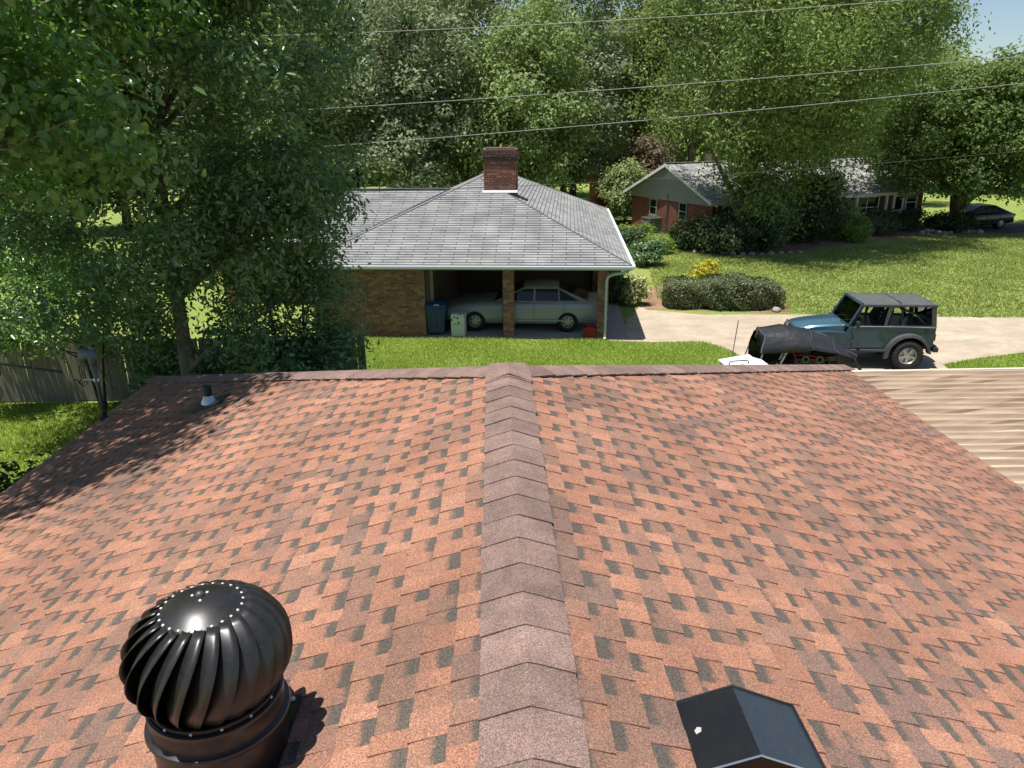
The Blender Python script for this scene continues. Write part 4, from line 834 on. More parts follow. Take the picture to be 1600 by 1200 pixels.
b = MB(); b.box((.30, HWJ+.002, .68), (.30, .006, .10)); b.build('side_badge', M['flare'], jp)
b = MB(); b.lathe([(.06, 0), (.06, .012), (.001, .014)], 16, M=Matrix.Translation((-.42, HWJ, 1.02)) @ Matrix.Rotation(-PI/2, 4, 'X')); b.build('fuel_filler', M['black_plastic'], jp)

# ------------------------------------------------------------------ motorcycle under its open shelter, in front of the off-road vehicle
SH = (8.30, 17.62); SHR = R(176)
mc = thing('motorcycle', 'motorcycle with red parts under the black shelter', 'motorcycle', (*SH, .013), SHR)
for xx, nm in ((.0, 'wheel'), (1.42, 'wheel')):
    wv = bpy.data.objects.new(nm, None); link(wv, mc); wv.location = (xx, 0, .31)
    b = MB(); b.lathe([(.24, -.05), (.30, -.055), (.315, 0), (.30, .055), (.24, .05)], 28, M=Matrix.Rotation(PI/2, 4, 'X')); b.build('tyre', M['rubber'], wv, auto=50)
    for k in range(10):
        a = 2*PI*k/10; b = MB(); b.tube([(.03*math.cos(a), 0, .03*math.sin(a)), (.245*math.cos(a+.1), 0, .245*math.sin(a+.1))], .009, 5); b.build('spoke', M['red_plastic'], wv)
    b = MB(); b.lathe([(.235, -.03), (.25, -.03), (.25, .03), (.235, .03)], 28, M=Matrix.Rotation(PI/2, 4, 'X')); b.build('rim', M['red_plastic'], wv)
b = MB(); b.prism([(.35, .30), (.95, .30), (1.02, .50), (.90, .68), (.45, .66), (.32, .5)], -.15, .15, 'y'); b.build('engine', M['dark_metal'], mc, bevel=.03)
b = MB(); b.prism([(.60, .72), (1.08, .80), (1.05, .95), (.85, 1.02), (.62, .92)], -.14, .14, 'y'); b.build('tank', M['black_plastic'], mc, bevel=.05)
b = MB(); b.prism([(-.25, .80), (.62, .76), (.60, .86), (.2, .86), (-.28, .95)], -.13, .13, 'y'); b.build('saddle', M['seat'], mc, bevel=.04)
b = MB()
for s in (-1, 1): b.tube([(1.42, s*.09, .31), (1.12, s*.09, 1.02)], .025, 8)
b.build('fork', M['chrome'], mc)
b = MB(); b.tube([(1.02, -.38, 1.10), (1.10, -.16, 1.06), (1.10, .16, 1.06), (1.02, .38, 1.10)], .016, 8); b.build('handlebar', M['black_plastic'], mc)
b = MB(); b.lathe([(.001, .10), (.07, .09), (.10, .05), (.105, -.02), (.06, -.08), (.001, -.09)], 20, M=Matrix.Translation((1.24, 0, .93)) @ Matrix.Rotation(PI/2, 4, 'Y')); b.build('headlight', M['chrome'], mc, smooth=True)
for s in (-1, 1): b = MB(); b.lathe([(.001, .04), (.045, .03), (.05, -.02), (.001, -.05)], 14, M=Matrix.Translation((1.26, s*.20, .86)) @ Matrix.Rotation(PI/2, 4, 'Y')); b.build('spot_lamp', M['chrome'], mc, smooth=True)
b = MB(); b.tube([(.75, .16, .36), (.3, .19, .28), (-.35, .19, .36)], .04, 10); b.build('exhaust', M['chrome'], mc, smooth=True)
b = MB(); b.prism([(-.32, .62), (.3, .62), (.3, .74), (-.40, .78)], -.10, .10, 'y'); b.build('rear_fairing', M['dark_metal'], mc, bevel=.02)
M['tarp'] = mat('tarp', (.020, .020, .022), .42, noise=[(4, .5, (.035, .034, .033))], bump=(4, .5, .05))
b = MB(); b.tube([(1.1, .17, .95), (.95, .19, .60), (.5, .19, .50)], .022, 8); b.tube([(1.05, .17, .80), (.6, .19, .78), (.2, .17, .72)], .02, 8); b.tube([(.45, .18, .78), (.62, .2, .58)], .022, 8); b.build('frame_tube', M['red_plastic'], mc, smooth=True)
for k in range(5): b = MB(); b.lathe([(.05, -.02), (.10, -.02), (.10, .02), (.05, .02)], 16, M=Matrix.Translation((.25+k*.17, .2, .62+.07*(k % 2))) @ Matrix.Rotation(PI/2, 4, 'X')); b.build('engine_cover', M['dark_metal'] if k % 2 else M['black_plastic'], mc)
b = MB(); b.prism([(-.45, .55), (-.1, .58), (.1, .80), (-.2, .95), (-.5, .80)], .15, .22, 'y'); b.build('pannier', M['flare'], mc, bevel=.03)
sh = thing('motorcycle_shelter', 'black fabric shelter with slanting poles stretched over the motorcycle', 'shelter', (*SH, .013), SHR)
# hoops: (x, half width, top height, skirt height); the near side is rolled up in the middle
SEC = [(1.98, .46, 1.22, .90), (1.90, .52, 1.44, .94), (1.35, .56, 1.50, .97), (.75, .58, 1.42, 1.02), (.15, .56, 1.20, .95), (-.25, .50, .98, .80), (-.50, .46, .68, .45)]
b = MB(); vs = []; nn = 13
for i, (x_, hw_, zt, zs) in enumerate(SEC):
    for j in range(nn):
        t_ = j/(nn-1)*2-1 # -1 far side .. +1 near side
        a = abs(t_)
        if a <= .62: yy = t_/.62*hw_*.82; zz = zt-.16*(a/.62)**2
        else:
            f = (a-.62)/.38; yy = math.copysign(hw_*.82+hw_*.26*f, t_); bot = zs if t_ > 0 else .25; zz = (zt-.16)*(1-f)+bot*f
        vs.append((x_+random.uniform(-.02, .02)+.04*math.sin(t_*7+i), yy+random.uniform(-.02, .02), zz+random.uniform(-.03, .03)))
b.add(vs, [(i*nn+j, i*nn+j+1, (i+1)*nn+j+1, (i+1)*nn+j) for i in range(len(SEC)-1) for j in range(nn-1)]); o = b.build('fabric', M['tarp'], sh); sm = o.modifiers.new('s', 'SOLIDIFY'); sm.thickness = .012
o.data.shade_smooth(); o.data.set_sharp_from_angle(angle=R(14))
for i_ in (1, 3, 4): # piping where the fabric lies over the hoops
    b = MB(); b.tube([Vector(vs[i_*nn+j])+Vector((0, 0, .012)) for j in range(3, nn)], .010, 5); b.build('hoop_piping', M['galv'] if i_ == 1 else M['flare'], sh)
b = MB(); b.slab([(2.02, -.25, 1.12), (2.02, .25, 1.12), (1.96, .25, 1.32), (1.96, -.25, 1.32)], .006); b.build('clear_window', M['dark_glass'], sh)
for (x0, x1) in ((2.20, 1.93), (.10, .10), (-.80, -.28)):
    for s in (-1, 1):
        b = MB(); b.tube([(x0, s*.56, .0), (x1, s*.58, (.93 if x1 > 1 else .95) if x1 > -.2 else .80)], .018, 6); b.build('pole', M['galv'] if x0 > 1 else M['black_plastic'], sh)
b = MB(); b.tube([(2.42, -.5, .02), (2.30, -.5, 1.50)], .012, 6); b.tube([(2.42, -.5, .02), (2.15, -.5, .02)], .012, 6); b.build('antenna_pole', mat('rod', (.22, .16, .10), .6), sh)
b = MB(); b.tube([(2.20, -.56, .015), (2.20, .56, .015), (-.80, .56, .015), (-.80, -.56, .015)], .018, 6, closed=True); b.build('base_frame', M['black_plastic'], sh)

q = aty(1165, 566, 15.6); ct = thing('utility_cart', 'white utility cart with black handle rail near the lawn edge', 'cart', (q[0]+.02, q[1], 0), R(4)); zt = q[2]
b = MB(); b.prism([(-.46, .34), (.50, .34), (.50, zt-.06), (.20, zt+.03), (-.46, zt-.07)], -.35, .35, 'y'); b.build('box', M['white_paint'], ct, bevel=.02)
b = MB(); b.prism([(-.50, zt-.06), (.20, zt+.04), (.20, zt+.07), (-.50, zt-.03)], -.38, .38, 'y'); b.build('lid', M['white_paint'], ct, bevel=.012)
b = MB(); b.tube([(-.47, -.2, zt-.25), (-.47, -.2, zt+.06), (-.44, -.2, zt+.10), (-.08, -.2, zt+.11), (-.04, -.2, zt+.08), (-.03, -.2, zt-.05)], .014, 8); b.build('handle_rail', M['black_plastic'], ct, smooth=True)
for xx in (-.3, .34):
    for s in (-1, 1): b = MB(); b.lathe([(.03, -.04), (.17, -.04), (.18, 0), (.17, .04), (.03, .04)], 20, M=Matrix.Translation((xx, s*.34, .181)) @ Matrix.Rotation(PI/2, 4, 'X')); b.build('wheel', M['rubber'], ct)
b = MB(); b.box((.02, 0, .28), (.8, .5, .14)); b.build('undercarriage', M['dark_metal'], ct)

# ------------------------------------------------------------------ far red brick house
FRZ = R(22); rh = thing('ranch_house', 'red brick ranch house with grey gable roof across the far lawn', 'house', (11.7, 41.1, 0), FRZ)
LN, DP, EH, RH = 16.0, 8.0, 2.4, 4.05
b = MB(); b.box((LN/2, DP/2, 1.2), (LN, DP, 2.4)); o = b.build('wall', M['red_brick'], rh); uv_box(o)
for xx in (-.012, LN+.012):
    b = MB(); b.prism([(-.0, 1.95), (DP, 1.95), (DP, EH), (DP/2, RH-.1), (0, EH)], xx-.012, xx+.012, 'x'); b.build('gable', M['siding'], rh)
for k in range(16): # lap siding boards on the gable that faces the camera
    z_ = 2.0+k*.125; 
    if z_ > RH-.25: break
    hw_ = DP/2 if z_ < EH else max(.1, DP/2*(RH-.1-z_)/(RH-.1-EH)); b = MB(); b.prism([(-.026, z_), (-.040, z_), (-.027, z_+.12)], DP/2-hw_, DP/2+hw_, 'y'); b.build('siding_board', M['siding'], rh)
b = MB(); b.prism([(DP/2-.9, 3.15), (DP/2+.9, 3.15), (DP/2, 3.62)], -.05, -.04, 'x'); lv = b.build('gable_louver', M['trim'], rh)
for k in range(4): b = MB(); b.box((-.055, DP/2, 3.2+k*.085), (.012, 1.6-k*.4, .03)); b.build('louver_slat', M['siding'], lv)
M['far_shingle'] = brick_tex_mat('far_shingle', (.40, .39, .375), (.31, .305, .295), (.17, .165, .16), .33, .15)
ov = .45; sl_ = (RH-EH)/(DP/2); ze_ = EH-ov*sl_
roof_face('roof_courses', (-ov, -ov, ze_), (LN+ov, -ov, ze_), (LN+ov, DP/2, RH), (-ov, DP/2, RH), M['far_shingle'], rh, .15)
roof_face('roof_courses', (LN+ov, DP+ov, ze_), (-ov, DP+ov, ze_), (-ov, DP/2, RH), (LN+ov, DP/2, RH), M['far_shingle'], rh, .15)
b = MB(); b.box((LN/2, DP/2, RH+.015), (LN+2*ov, .3, .04)); b.build('ridge_cap', M['far_shingle'], rh)
for s, y0 in ((1, -ov), (-1, DP+ov)):
    b = MB(); b.prism([(y0, ze_-.16), (y0, ze_-.01), (DP/2, RH-.01), (DP/2, RH-.18)], -ov-.02, -ov+.01, 'x'); b.build('rake_board', M['white_paint'], rh)
b = MB(); b.box((LN/2, -ov-.012, ze_-.09), (LN+2*ov, .025, .17)); b.build('fascia', M['white_paint'], rh)
b = MB(); b.box((LN/2, -ov/2, ze_-.16), (LN+2*ov-.1, ov-.04, .02)); b.build('soffit', M['white_paint'], rh)
def window(parent, x, y, z, w_, h_, axis, bars=1):
    f = MB(); P = (lambda a, c, dd: (x+a, y-dd, z+c)) if axis == 'y' else (lambda a, c, dd: (x-dd, y+a, z+c))
    D_ = (lambda a, t, c: (a, t, c)) if axis == 'y' else (lambda a, t, c: (t, a, c))
    o = MB().box(P(0, 0, .012), D_(w_, .02, h_)).build('window', M['window_dark'], parent)
    for a, c, ww, hh in ((0, h_/2, w_+.12, .07), (0, -h_/2, w_+.12, .07), (-w_/2, 0, .07, h_), (w_/2, 0, .07, h_), (0, 0, w_-.07, .045)): MB().box(P(a, c, .03), D_(ww, .05, hh)).build('frame', M['siding'] if axis == 'x' else M['white_paint'], o)  # gable frames take siding grey, the shade there put into their colour
    for k in range(bars): MB().box(P(-w_/2+w_*(k+1)/(bars+1), 0, .028), D_(.045, .04, h_-.07)).build('mullion', M['white_paint'], o)
    MB().box(P(0, -h_/2-.07, .05), D_(w_+.2, .10, .05)).build('sill', M['red_brick'], o)
    return o
window(rh, -.0, 2.6, 1.45, .7, .95, 'x', 0); window(rh, -.0, 5.6, 1.45, .7, .95, 'x', 0)
window(rh, 11.3, 0, 1.35, 1.9, 1.25, 'y', 1); window(rh, 4.5, 0, 1.5, 1.4, 1.1, 'y', 1); window(rh, 15.0, 0, 1.5, .9, 1.2, 'y', 0)
b = MB(); b.box((13.9, -.03, 1.05), (.95, .05, 2.05)); dr = b.build('door', M['white_paint'], rh)
b = MB(); b.box((13.9, -.062, 1.5), (.55, .012, .75)); b.build('door_pane', M['window_dark'], dr)
for xx in (10.1, 12.5): b = MB(); b.box((xx, -.36, 1.06), (.14, .12, 2.12)); b.build('porch_post', M['white_paint'], rh)
b = MB(); b.box((12.6, .55, 1.0), (.02, .02, .1)); 
b = MB(); b.tube([(-.05, 4.1, .1), (-.05, 4.1, 2.3)], .04, 6); b.build('conduit', M['dark_metal'], rh)
b = MB(); b.box((3.4, DP/2+.7, RH+.1), (.6, .6, .7)); b.build('chimney', M['red_brick'], rh)
q = (9.25, 44.9, 0); ac = thing('air_conditioner', 'grey outdoor air conditioner unit beside the red brick gable wall', 'air conditioner', q, FRZ)
b = MB(); b.box((0, 0, .05), (1.05, 1.05, .10)); b.build('pad', M['slab'], ac)
b = MB(); b.box((0, 0, .53), (.82, .82, .80)); b.build('core', M['black_plastic'], ac)
for sx in (-1, 1):
    for sy in (-1, 1): b = MB(); b.box((sx*.42, sy*.42, .53), (.07, .07, .84)); b.build('corner_post', M['galv'], ac)
b = MB(); b.box((0, 0, .97), (.94, .94, .06)); tp_ = b.build('top', M['galv'], ac, bevel=.02); b = MB(); b.lathe([(.30, 1.0), (.32, 1.012), (.30, 1.016)], 20); b.build('fan_guard', M['dark_metal'], tp_)
for k in range(9):
    b = MB(); z_ = .19+k*.085; b.box((0, -.425, z_), (.78, .016, .03)); b.box((0, .425, z_), (.78, .016, .03)); b.box((-.425, 0, z_), (.016, .78, .03)); b.box((.425, 0, z_), (.016, .78, .03)); b.build('louver', M['siding'], ac)
# small red shed behind the trees
rs = thing('red_shed', 'small red boarded shed with white framed opening among the trees', 'shed', (8.6, 57, 0), R(8))
for k in range(12): b = MB(); b.box((0, -.02+random.uniform(-.01, .01), .15+k*.27), (2.3, .05, .245)); b.build('board', M['red_paint'], rs)
b = MB(); b.box((0, 1.0, 1.65), (2.28, 1.9, 3.3)); b.build('shell', M['red_paint'], rs)
b = MB(); b.add([(-1.3, -.2, 3.3), (1.3, -.2, 3.3), (1.3, 2.2, 3.3), (-1.3, 2.2, 3.3), (0, -.2, 4.0), (0, 2.2, 4.0)], [(0, 1, 4), (3, 5, 2), (0, 4, 5, 3), (1, 2, 5, 4), (0, 3, 2, 1)]); b.build('roof', M['dark_metal'], rs)
for xx in (-.72, .55): b = MB(); b.box((xx, -.08, 2.2), (.09, .05, 2.0)); b.build('frame', M['white_paint'], rs)
for zz in (1.25, 3.2): b = MB(); b.box((-.085, -.085, zz), (1.36, .05, .09)); b.build('frame', M['white_paint'], rs)

# ------------------------------------------------------------------ wooden fence at the left
FY = 17.3; fx0, fx1 = -24.0, -3.3
fe = thing('board_fence', 'weathered grey wooden board fence behind the left trees', 'fence', ((fx0+fx1)/2, FY, 0)); fcx = (fx0+fx1)/2
fbm = [MB().prism([(-.068, 0), (.068, 0), (.068, h_-.04), (.03, h_), (-.03, h_), (-.068, h_-.04)], -.01, .01, 'y').mesh('board') for h_ in (1.50, 1.53, 1.47, 1.51)]
for m_ in fbm: m_.materials.append(M['fence_wood'])
x_ = fx0
while x_ < fx1:
    o = link(bpy.data.objects.new('board', random.choice(fbm)), fe); o.location = (x_-fcx, random.uniform(-.006, .006), .03); o.rotation_euler = (random.uniform(-.01, .01), random.uniform(-.018, .018), 0); x_ += .1385
for zz in (.35, 1.2): b = MB(); b.box((0, .035, zz), (fx1-fx0, .04, .09)); b.build('rail', M['fence_wood'], fe)
x_ = fx0
while x_ <= fx1+.1: b = MB(); b.box((x_-fcx, .10, .75), (.09, .09, 1.5)); b.build('post', M['fence_wood'], fe); x_ += 2.3

# ------------------------------------------------------------------ vegetation
def unit(n):
    v = rng.normal(size=(n, 3)); return v/np.linalg.norm(v, axis=1)[:, None]
def leaf_mesh(name, C, Nn, size, asp, material, parent, fold=.12, jitter=.35, hexa=False):
    n = len(C); Nn = Nn/np.linalg.norm(Nn, axis=1)[:, None]
    D_ = unit(n); D_[:, 2] -= .35; D_ -= Nn*np.sum(D_*Nn, axis=1)[:, None]; D_ /= np.linalg.norm(D_, axis=1)[:, None]; T_ = np.cross(Nn, D_)
    s = size*(1+rng.uniform(-jitter, jitter, n))[:, None]
    if hexa: # pointed oval blade, folded along the midrib
        V = np.empty((n, 6, 3), np.float32); up = Nn*s*fold; V[:, 0] = C-D_*s*.5; V[:, 3] = C+D_*s*.5
        for k_, (al, wd_) in {1: (-.22, .44), 2: (.16, .42)}.items():
            V[:, k_] = C+D_*s*al+T_*s*asp*wd_+up; V[:, 6-k_] = C+D_*s*al-T_*s*asp*wd_+up
        k = np.arange(n)*6; F_ = np.stack([np.stack([k, k+1, k+2, k+3], 1), np.stack([k, k+3, k+4, k+5], 1)], 1).astype(np.int32)
        me = bpy.data.meshes.new(name); me.vertices.add(6*n); me.vertices.foreach_set('co', V.ravel()); me.loops.add(8*n); me.loops.foreach_set('vertex_index', F_.ravel()); me.polygons.add(2*n); me.polygons.foreach_set('loop_start', np.arange(0, 8*n, 4)); me.polygons.foreach_set('loop_total', np.full(2*n, 4)); me.update(calc_edges=True); me.validate()
        a = me.attributes.new('rnd', 'FLOAT', 'POINT'); a.data.foreach_set('value', np.repeat(rng.random(n).astype(np.float32), 6))
        me.materials.append(material); return link(bpy.data.objects.new(name, me), parent)
    V = np.empty((n, 4, 3), np.float32); V[:, 0] = C-D_*s*.5; V[:, 2] = C+D_*s*.5; up = Nn*s*fold
    V[:, 1] = C-D_*s*.08+T_*s*asp*.5+up; V[:, 3] = C-D_*s*.08-T_*s*asp*.5+up
    F_ = np.empty((n, 2, 3), np.int32); k = np.arange(n)*4; F_[:, 0] = np.stack([k, k+1, k+2], 1); F_[:, 1] = np.stack([k, k+2, k+3], 1)
    me = bpy.data.meshes.new(name); me.vertices.add(4*n); me.vertices.foreach_set('co', V.ravel()); me.loops.add(6*n); me.loops.foreach_set('vertex_index', F_.ravel()); me.polygons.add(2*n); me.polygons.foreach_set('loop_start', np.arange(0, 6*n, 3)); me.polygons.foreach_set('loop_total', np.full(2*n, 3)); me.update(calc_edges=True); me.validate()
    a = me.attributes.new('rnd', 'FLOAT', 'POINT'); a.data.foreach_set('value', np.repeat(rng.random(n).astype(np.float32), 4))
    me.materials.append(material); return link(bpy.data.objects.new(name, me), parent)
def plant(name, label, cat, base, lobes, nclump, perclump, crad, lsize, asp, lmat, bmat, tr, height, group=None, limbs=9, lean=(0, 0), shell=.40, flat=.7, droop=0, multi=1, hexa=False):
    """trunk with limbs and twigs reaching leaf clumps spread through the lobes of a crown (local coordinates, base at 0)"""
    t = thing(name, label, cat, (base[0], base[1], 0), 0, group); lob = np.array(lobes, float); vol = lob[:, 3]*lob[:, 4]*lob[:, 5]; pick = rng.choice(len(lob), nclump, p=vol**.75/np.sum(vol**.75))
    U_ = unit(nclump); rad = rng.random(nclump)**shell; CC = lob[pick, :3]+U_*lob[pick, 3:]*rad[:, None]; CC[:, 2] = np.maximum(CC[:, 2], .12)
    b = MB(); nodes = []
    for m_ in range(multi):
        ph = 2*PI*m_/max(1, multi); sp = .12*height*(multi > 1); path = []
        K = 7
        for i in range(K+1):
            f = i/K; path.append(Vector((lean[0]*f+math.cos(ph)*sp*f**.8+math.sin(f*5+m_+base[0])*.03*height*f, lean[1]*f+math.sin(ph)*sp*f**.8+math.cos(f*4+m_+base[1])*.03*height*f, -.1+f*(height*.86+.1))))
        rad_ = [tr*(1.35 if i == 0 else 1)*(1-.86*i/K)/(multi**.4) for i in range(K+1)]; b.tube(path, rad_, 9 if tr > .1 else 6)
        for i in range(1, K+1): nodes.append((path[i], rad_[i]))
    ends = CC[rng.choice(nclump, min(limbs, nclump), replace=False)]
    for e_ in ends:
        e_ = Vector(e_); cand = [q_ for q_ in nodes[:7*multi] if q_[0].z < e_.z+.1*height] or nodes[:1]
        st_ = min(cand, key=lambda q_: (q_[0]-e_).length+abs(q_[0].z-(e_.z-.22*height))*.9); p0 = st_[0]; r0 = min(tr*.5, st_[1]*.75); md = p0.lerp(e_, .5)+Vector((0, 0, .07*(e_-p0).length))+Vector(rng.normal(0, .05, 3))*(e_-p0).length
        pts = [p0, p0.lerp(md, .6), md, md.lerp(e_, .6), e_]; rr = [r0, r0*.75, r0*.55, r0*.35, r0*.15]; b.tube(pts, rr, 6); nodes += [(q_, r_) for q_, r_ in zip(pts[1:], rr[1:])]
    NP = np.array([tuple(q_[0]) for q_ in nodes])
    for c in CC[::2]:
        i = int(np.argmin(np.sum((NP-c)**2, 1))); p0 = Vector(NP[i]); c = Vector(c); md = p0.lerp(c, .55)+Vector(rng.normal(0, .06, 3))*(c-p0).length; r0 = min(nodes[i][1]*.6, max(.008, tr*.12)); b.tube([p0, md, c], [r0, r0*.6, r0*.25], 4, cap=False)
    b.build('trunk', bmat, t, smooth=True)
    sz = rng.uniform(.5, 1.55, nclump); cnt = rng.poisson(perclump*sz**2); idx = np.repeat(np.arange(nclump), cnt); n = len(idx)
    off = rng.normal(size=(n, 3))*np.array([1, 1, flat])*.46; off *= (crad*sz[idx])[:, None]
    if droop: off[:, 2] -= droop*rng.random(n)*crad*2
    P = CC[idx]+off; P[:, 2] = np.maximum(P[:, 2], .03)
    cen = lob[pick[idx], :3]; outw = (P-cen)/lob[pick[idx], 3:]; outw /= np.linalg.norm(outw, axis=1)[:, None]+1e-6; loc = off/(np.linalg.norm(off, axis=1)[:, None]+1e-6)
    Nn = .45*outw+.45*loc+np.array([0, 0, .55])+.75*unit(n)
    leaf_mesh('crown', P, Nn, lsize, asp, lmat, t, hexa=hexa); return t
def auto_lobes(h, r, zlow, n=9, top=1.0, r_=None):
    out = [(0, 0, zlow+(h-zlow)*.52, r*.72, r*.72, (h-zlow)*.46)]
    for i in range(n):
        f = (i+.5)/n; z_ = zlow+(h-zlow)*(.12+.80*f); env = math.sin(PI*min(.97, .16+.74*f))**.7*r; a = rng.uniform(0, 2*PI); q_ = env*rng.uniform(.35, .62); rr = env*rng.uniform(.42, .62)
        out.append((math.cos(a)*q_, math.sin(a)*q_, z_, rr, rr, rr*rng.uniform(.7, 1.0)))
        a += PI+rng.uniform(-.7, .7); out.append((math.cos(a)*q_, math.sin(a)*q_, z_+.3, rr*.9, rr*.9, rr*.75))
    return out
LM = {
 'deep': leaf_mat('leaf_deep', (0.096, 0.164, 0.064), (0.180, 0.284, 0.111), (0.112, 0.193, 0.074), gloss=.75, trans=.32, rough=.3),
 'heart': leaf_mat('leaf_heart', (0.098, 0.186, 0.048), (0.176, 0.293, 0.077), (0.107, 0.204, 0.055), gloss=.75, trans=.38, rough=.32),
 'grey': leaf_mat('leaf_grey', (0.194, 0.245, 0.133), (0.314, 0.363, 0.206), (0.228, 0.278, 0.150), gloss=.22, trans=.28, rough=.5),
 'mid': leaf_mat('leaf_mid', (0.153, 0.225, 0.078), (0.290, 0.367, 0.131), (0.190, 0.256, 0.091), gloss=.22, trans=.28, rough=.5),
 'light': leaf_mat('leaf_light', (0.148, 0.219, 0.060), (0.265, 0.336, 0.115), (0.175, 0.242, 0.073), gloss=.22, trans=.282, rough=.55),
 'olive': leaf_mat('leaf_olive', (0.192, 0.245, 0.090), (0.319, 0.362, 0.154), (0.219, 0.271, 0.104), gloss=.22, trans=.28, rough=.5),
 'dark': leaf_mat('leaf_dark', (0.051, 0.083, 0.033), (0.096, 0.138, 0.056), (0.059, 0.094, 0.039), gloss=.22, trans=.28, rough=.5),
 'pink': leaf_mat('leaf_pink', (.11, .115, .06), (.26, .15, .13), (.15, .13, .08), gloss=.3, trans=.3),
 'yellow': leaf_mat('leaf_yellow', (0.40, 0.38, 0.04), (0.58, 0.52, 0.07), (0.42, 0.42, 0.06), gloss=.3, trans=.35),
 'lime': leaf_mat('leaf_lime', (0.156, 0.241, 0.043), (0.256, 0.355, 0.071), (0.185, 0.270, 0.050), gloss=.35, trans=.35),
 'cream': leaf_mat('leaf_cream', (0.170, 0.241, 0.071), (0.750, 0.738, 0.369), (0.312, 0.355, 0.128), gloss=.35, trans=.3),
 'hedge': leaf_mat('leaf_hedge', (0.093, 0.117, 0.048), (0.170, 0.195, 0.084), (0.110, 0.133, 0.057), gloss=.4, trans=.22),
 'oak': leaf_mat('leaf_oak', (0.091, 0.151, 0.039), (0.173, 0.237, 0.069), (0.104, 0.165, 0.044), gloss=.22, trans=.28, rough=.55)}
LG = 'trees in the left foreground'; BG = 'background trees behind the houses'; SG = 'garden shrubs'
# left foreground
plant('shade_tree', 'dark green tree with forked trunk behind the left roof corner', 'tree', (-6.5, 15.0),
      [(0, 0, 8.6, 3.6, 3.0, 4.4), (1.9, -.6, 9.2, 2.4, 2.2, 3.6), (2.3, 0, 5.6, 1.7, 1.6, 1.9), (-2.2, 0, 6.6, 2.6, 2.2, 2.4), (.8, -.8, 4.4, 2.2, 1.7, 1.5), (-1.2, -1.0, 11.5, 3.0, 2.4, 2.6), (2.0, .3, 12, 2.2, 2, 2.2), (-1.0, -.4, 3.0, 1.6, 1.2, 1.0), (1.4, -.8, 2.4, 1.0, .8, .7), (-2.8, -.5, 4.4, 1.8, 1.4, 1.3)],
      600, 118, .54, .135, .40, LM['deep'], M['bark'], .17, 12.5, LG, limbs=34, lean=(-.2, 0), shell=.5, hexa=True)
plant('shade_tree', 'broad-leaved tree overhanging the left roof edge from outside the frame', 'tree', (-10.2, 9.6),
      [(1.9, -.2, 8.6, 3.2, 3.2, 2.9), (4.2, 1.4, 7.9, 2.0, 2.2, 2.0), (3.8, -2.4, 7.4, 2.3, 2.6, 1.8), (4.6, -.8, 6.3, 1.8, 1.8, 1.2), (0, 0, 10.5, 3.2, 3.2, 2.2), (2.8, 3.2, 6.6, 2.2, 1.8, 1.6), (4.9, 2.6, 8.6, 1.2, 1.3, 1.4), (0, -3.5, 8, 2.6, 2.4, 2.2), (5.3, -2.6, 9.4, 1.5, 2.6, 1.1), (5.6, -.6, 9.6, 1.6, 1.8, 1.1)],
      430, 130, .46, .118, .62, LM['heart'], M['bark'], .30, 11.5, LG, limbs=28, lean=(.8, 0), shell=.5, hexa=True)
plant('small_tree', 'slender understorey tree in front of the brick wall corner', 'tree', (-4.7, 16.4),
      [(0, 0, 3.3, 1.5, 1.3, 1.5), (.9, 0, 2.7, 1.0, .9, .9), (.6, 0, 4.6, 1.2, 1.1, 1.1), (-.9, 0, 2.4, 1.2, 1, 1.0), (.9, .2, 1.6, .8, .8, .8), (-1.2, 0, 4.2, 1.3, 1.1, 1.2), (.2, 0, 1.0, 1.0, .8, .8)],
      260, 52, .42, .125, .40, LM['deep'], M['bark_dark'], .075, 5.0, LG, limbs=16, multi=2, shell=.6, hexa=True)
plant('leafy_shrub', 'large-leaved shrub at the right end of the wooden fence', 'shrub', (-3.9, 15.3), [(0, 0, 1.0, 1.0, .8, .9), (.75, -.1, .7, .75, .6, .55), (-.8, 0, .9, .9, .7, .8)], 90, 40, .32, .15, .5, LM['deep'], M['bark_dark'], .04, 1.6, SG, limbs=8, multi=3, shell=.6)
plant('leafy_shrub', 'dark shrub below the left eave at the picture edge', 'shrub', (-9.6, 11.0), [(0, 0, .9, 1.5, 1.3, .9), (1.2, .3, .6, .9, .9, .6), (.3, -1.5, 1.0, 1.3, 1.2, 1.0)], 120, 46, .36, .15, .55, LM['dark'], M['bark_dark'], .05, 1.8, SG, limbs=8, multi=3, shell=.6)
plant('leafy_shrub', 'leafy branches hanging over the fence beside the service mast', 'shrub', (-9.3, 16.6), [(0, 0, 2.3, 2.0, .9, .9), (1.6, -.2, 1.5, .9, .7, .9), (-2.4, 0, 2.2, 1.6, .9, .8), (.6, 0, 3.3, 1.6, 1, .8), (-4.5, 0, 2.4, 1.5, .9, .9)], 190, 48, .42, .13, .5, LM['heart'], M['bark_dark'], .06, 3.6, SG, limbs=14, multi=3, shell=.6)
plant('small_tree', 'sapling in the yard behind the left fence', 'tree', (-13.5, 22), auto_lobes(4.6, 1.9, 1.0, 5), 150, 40, .5, .15, .5, LM['heart'], M['bark_dark'], .08, 4.6, LG, limbs=8)
plant('leafy_shrub', 'dark understorey shrub in front of the fence beside the shade tree trunk', 'shrub', (-6.0, 16.3), [(0, 0, .9, 1.3, .6, .9), (-1.4, 0, 1.0, 1.0, .6, .8), (1.2, 0, 1.3, 1.0, .6, 1.0)], 150, 46, .34, .12, .45, LM['deep'], M['bark_dark'], .04, 1.8, SG, limbs=9, multi=3, shell=.6, hexa=True)
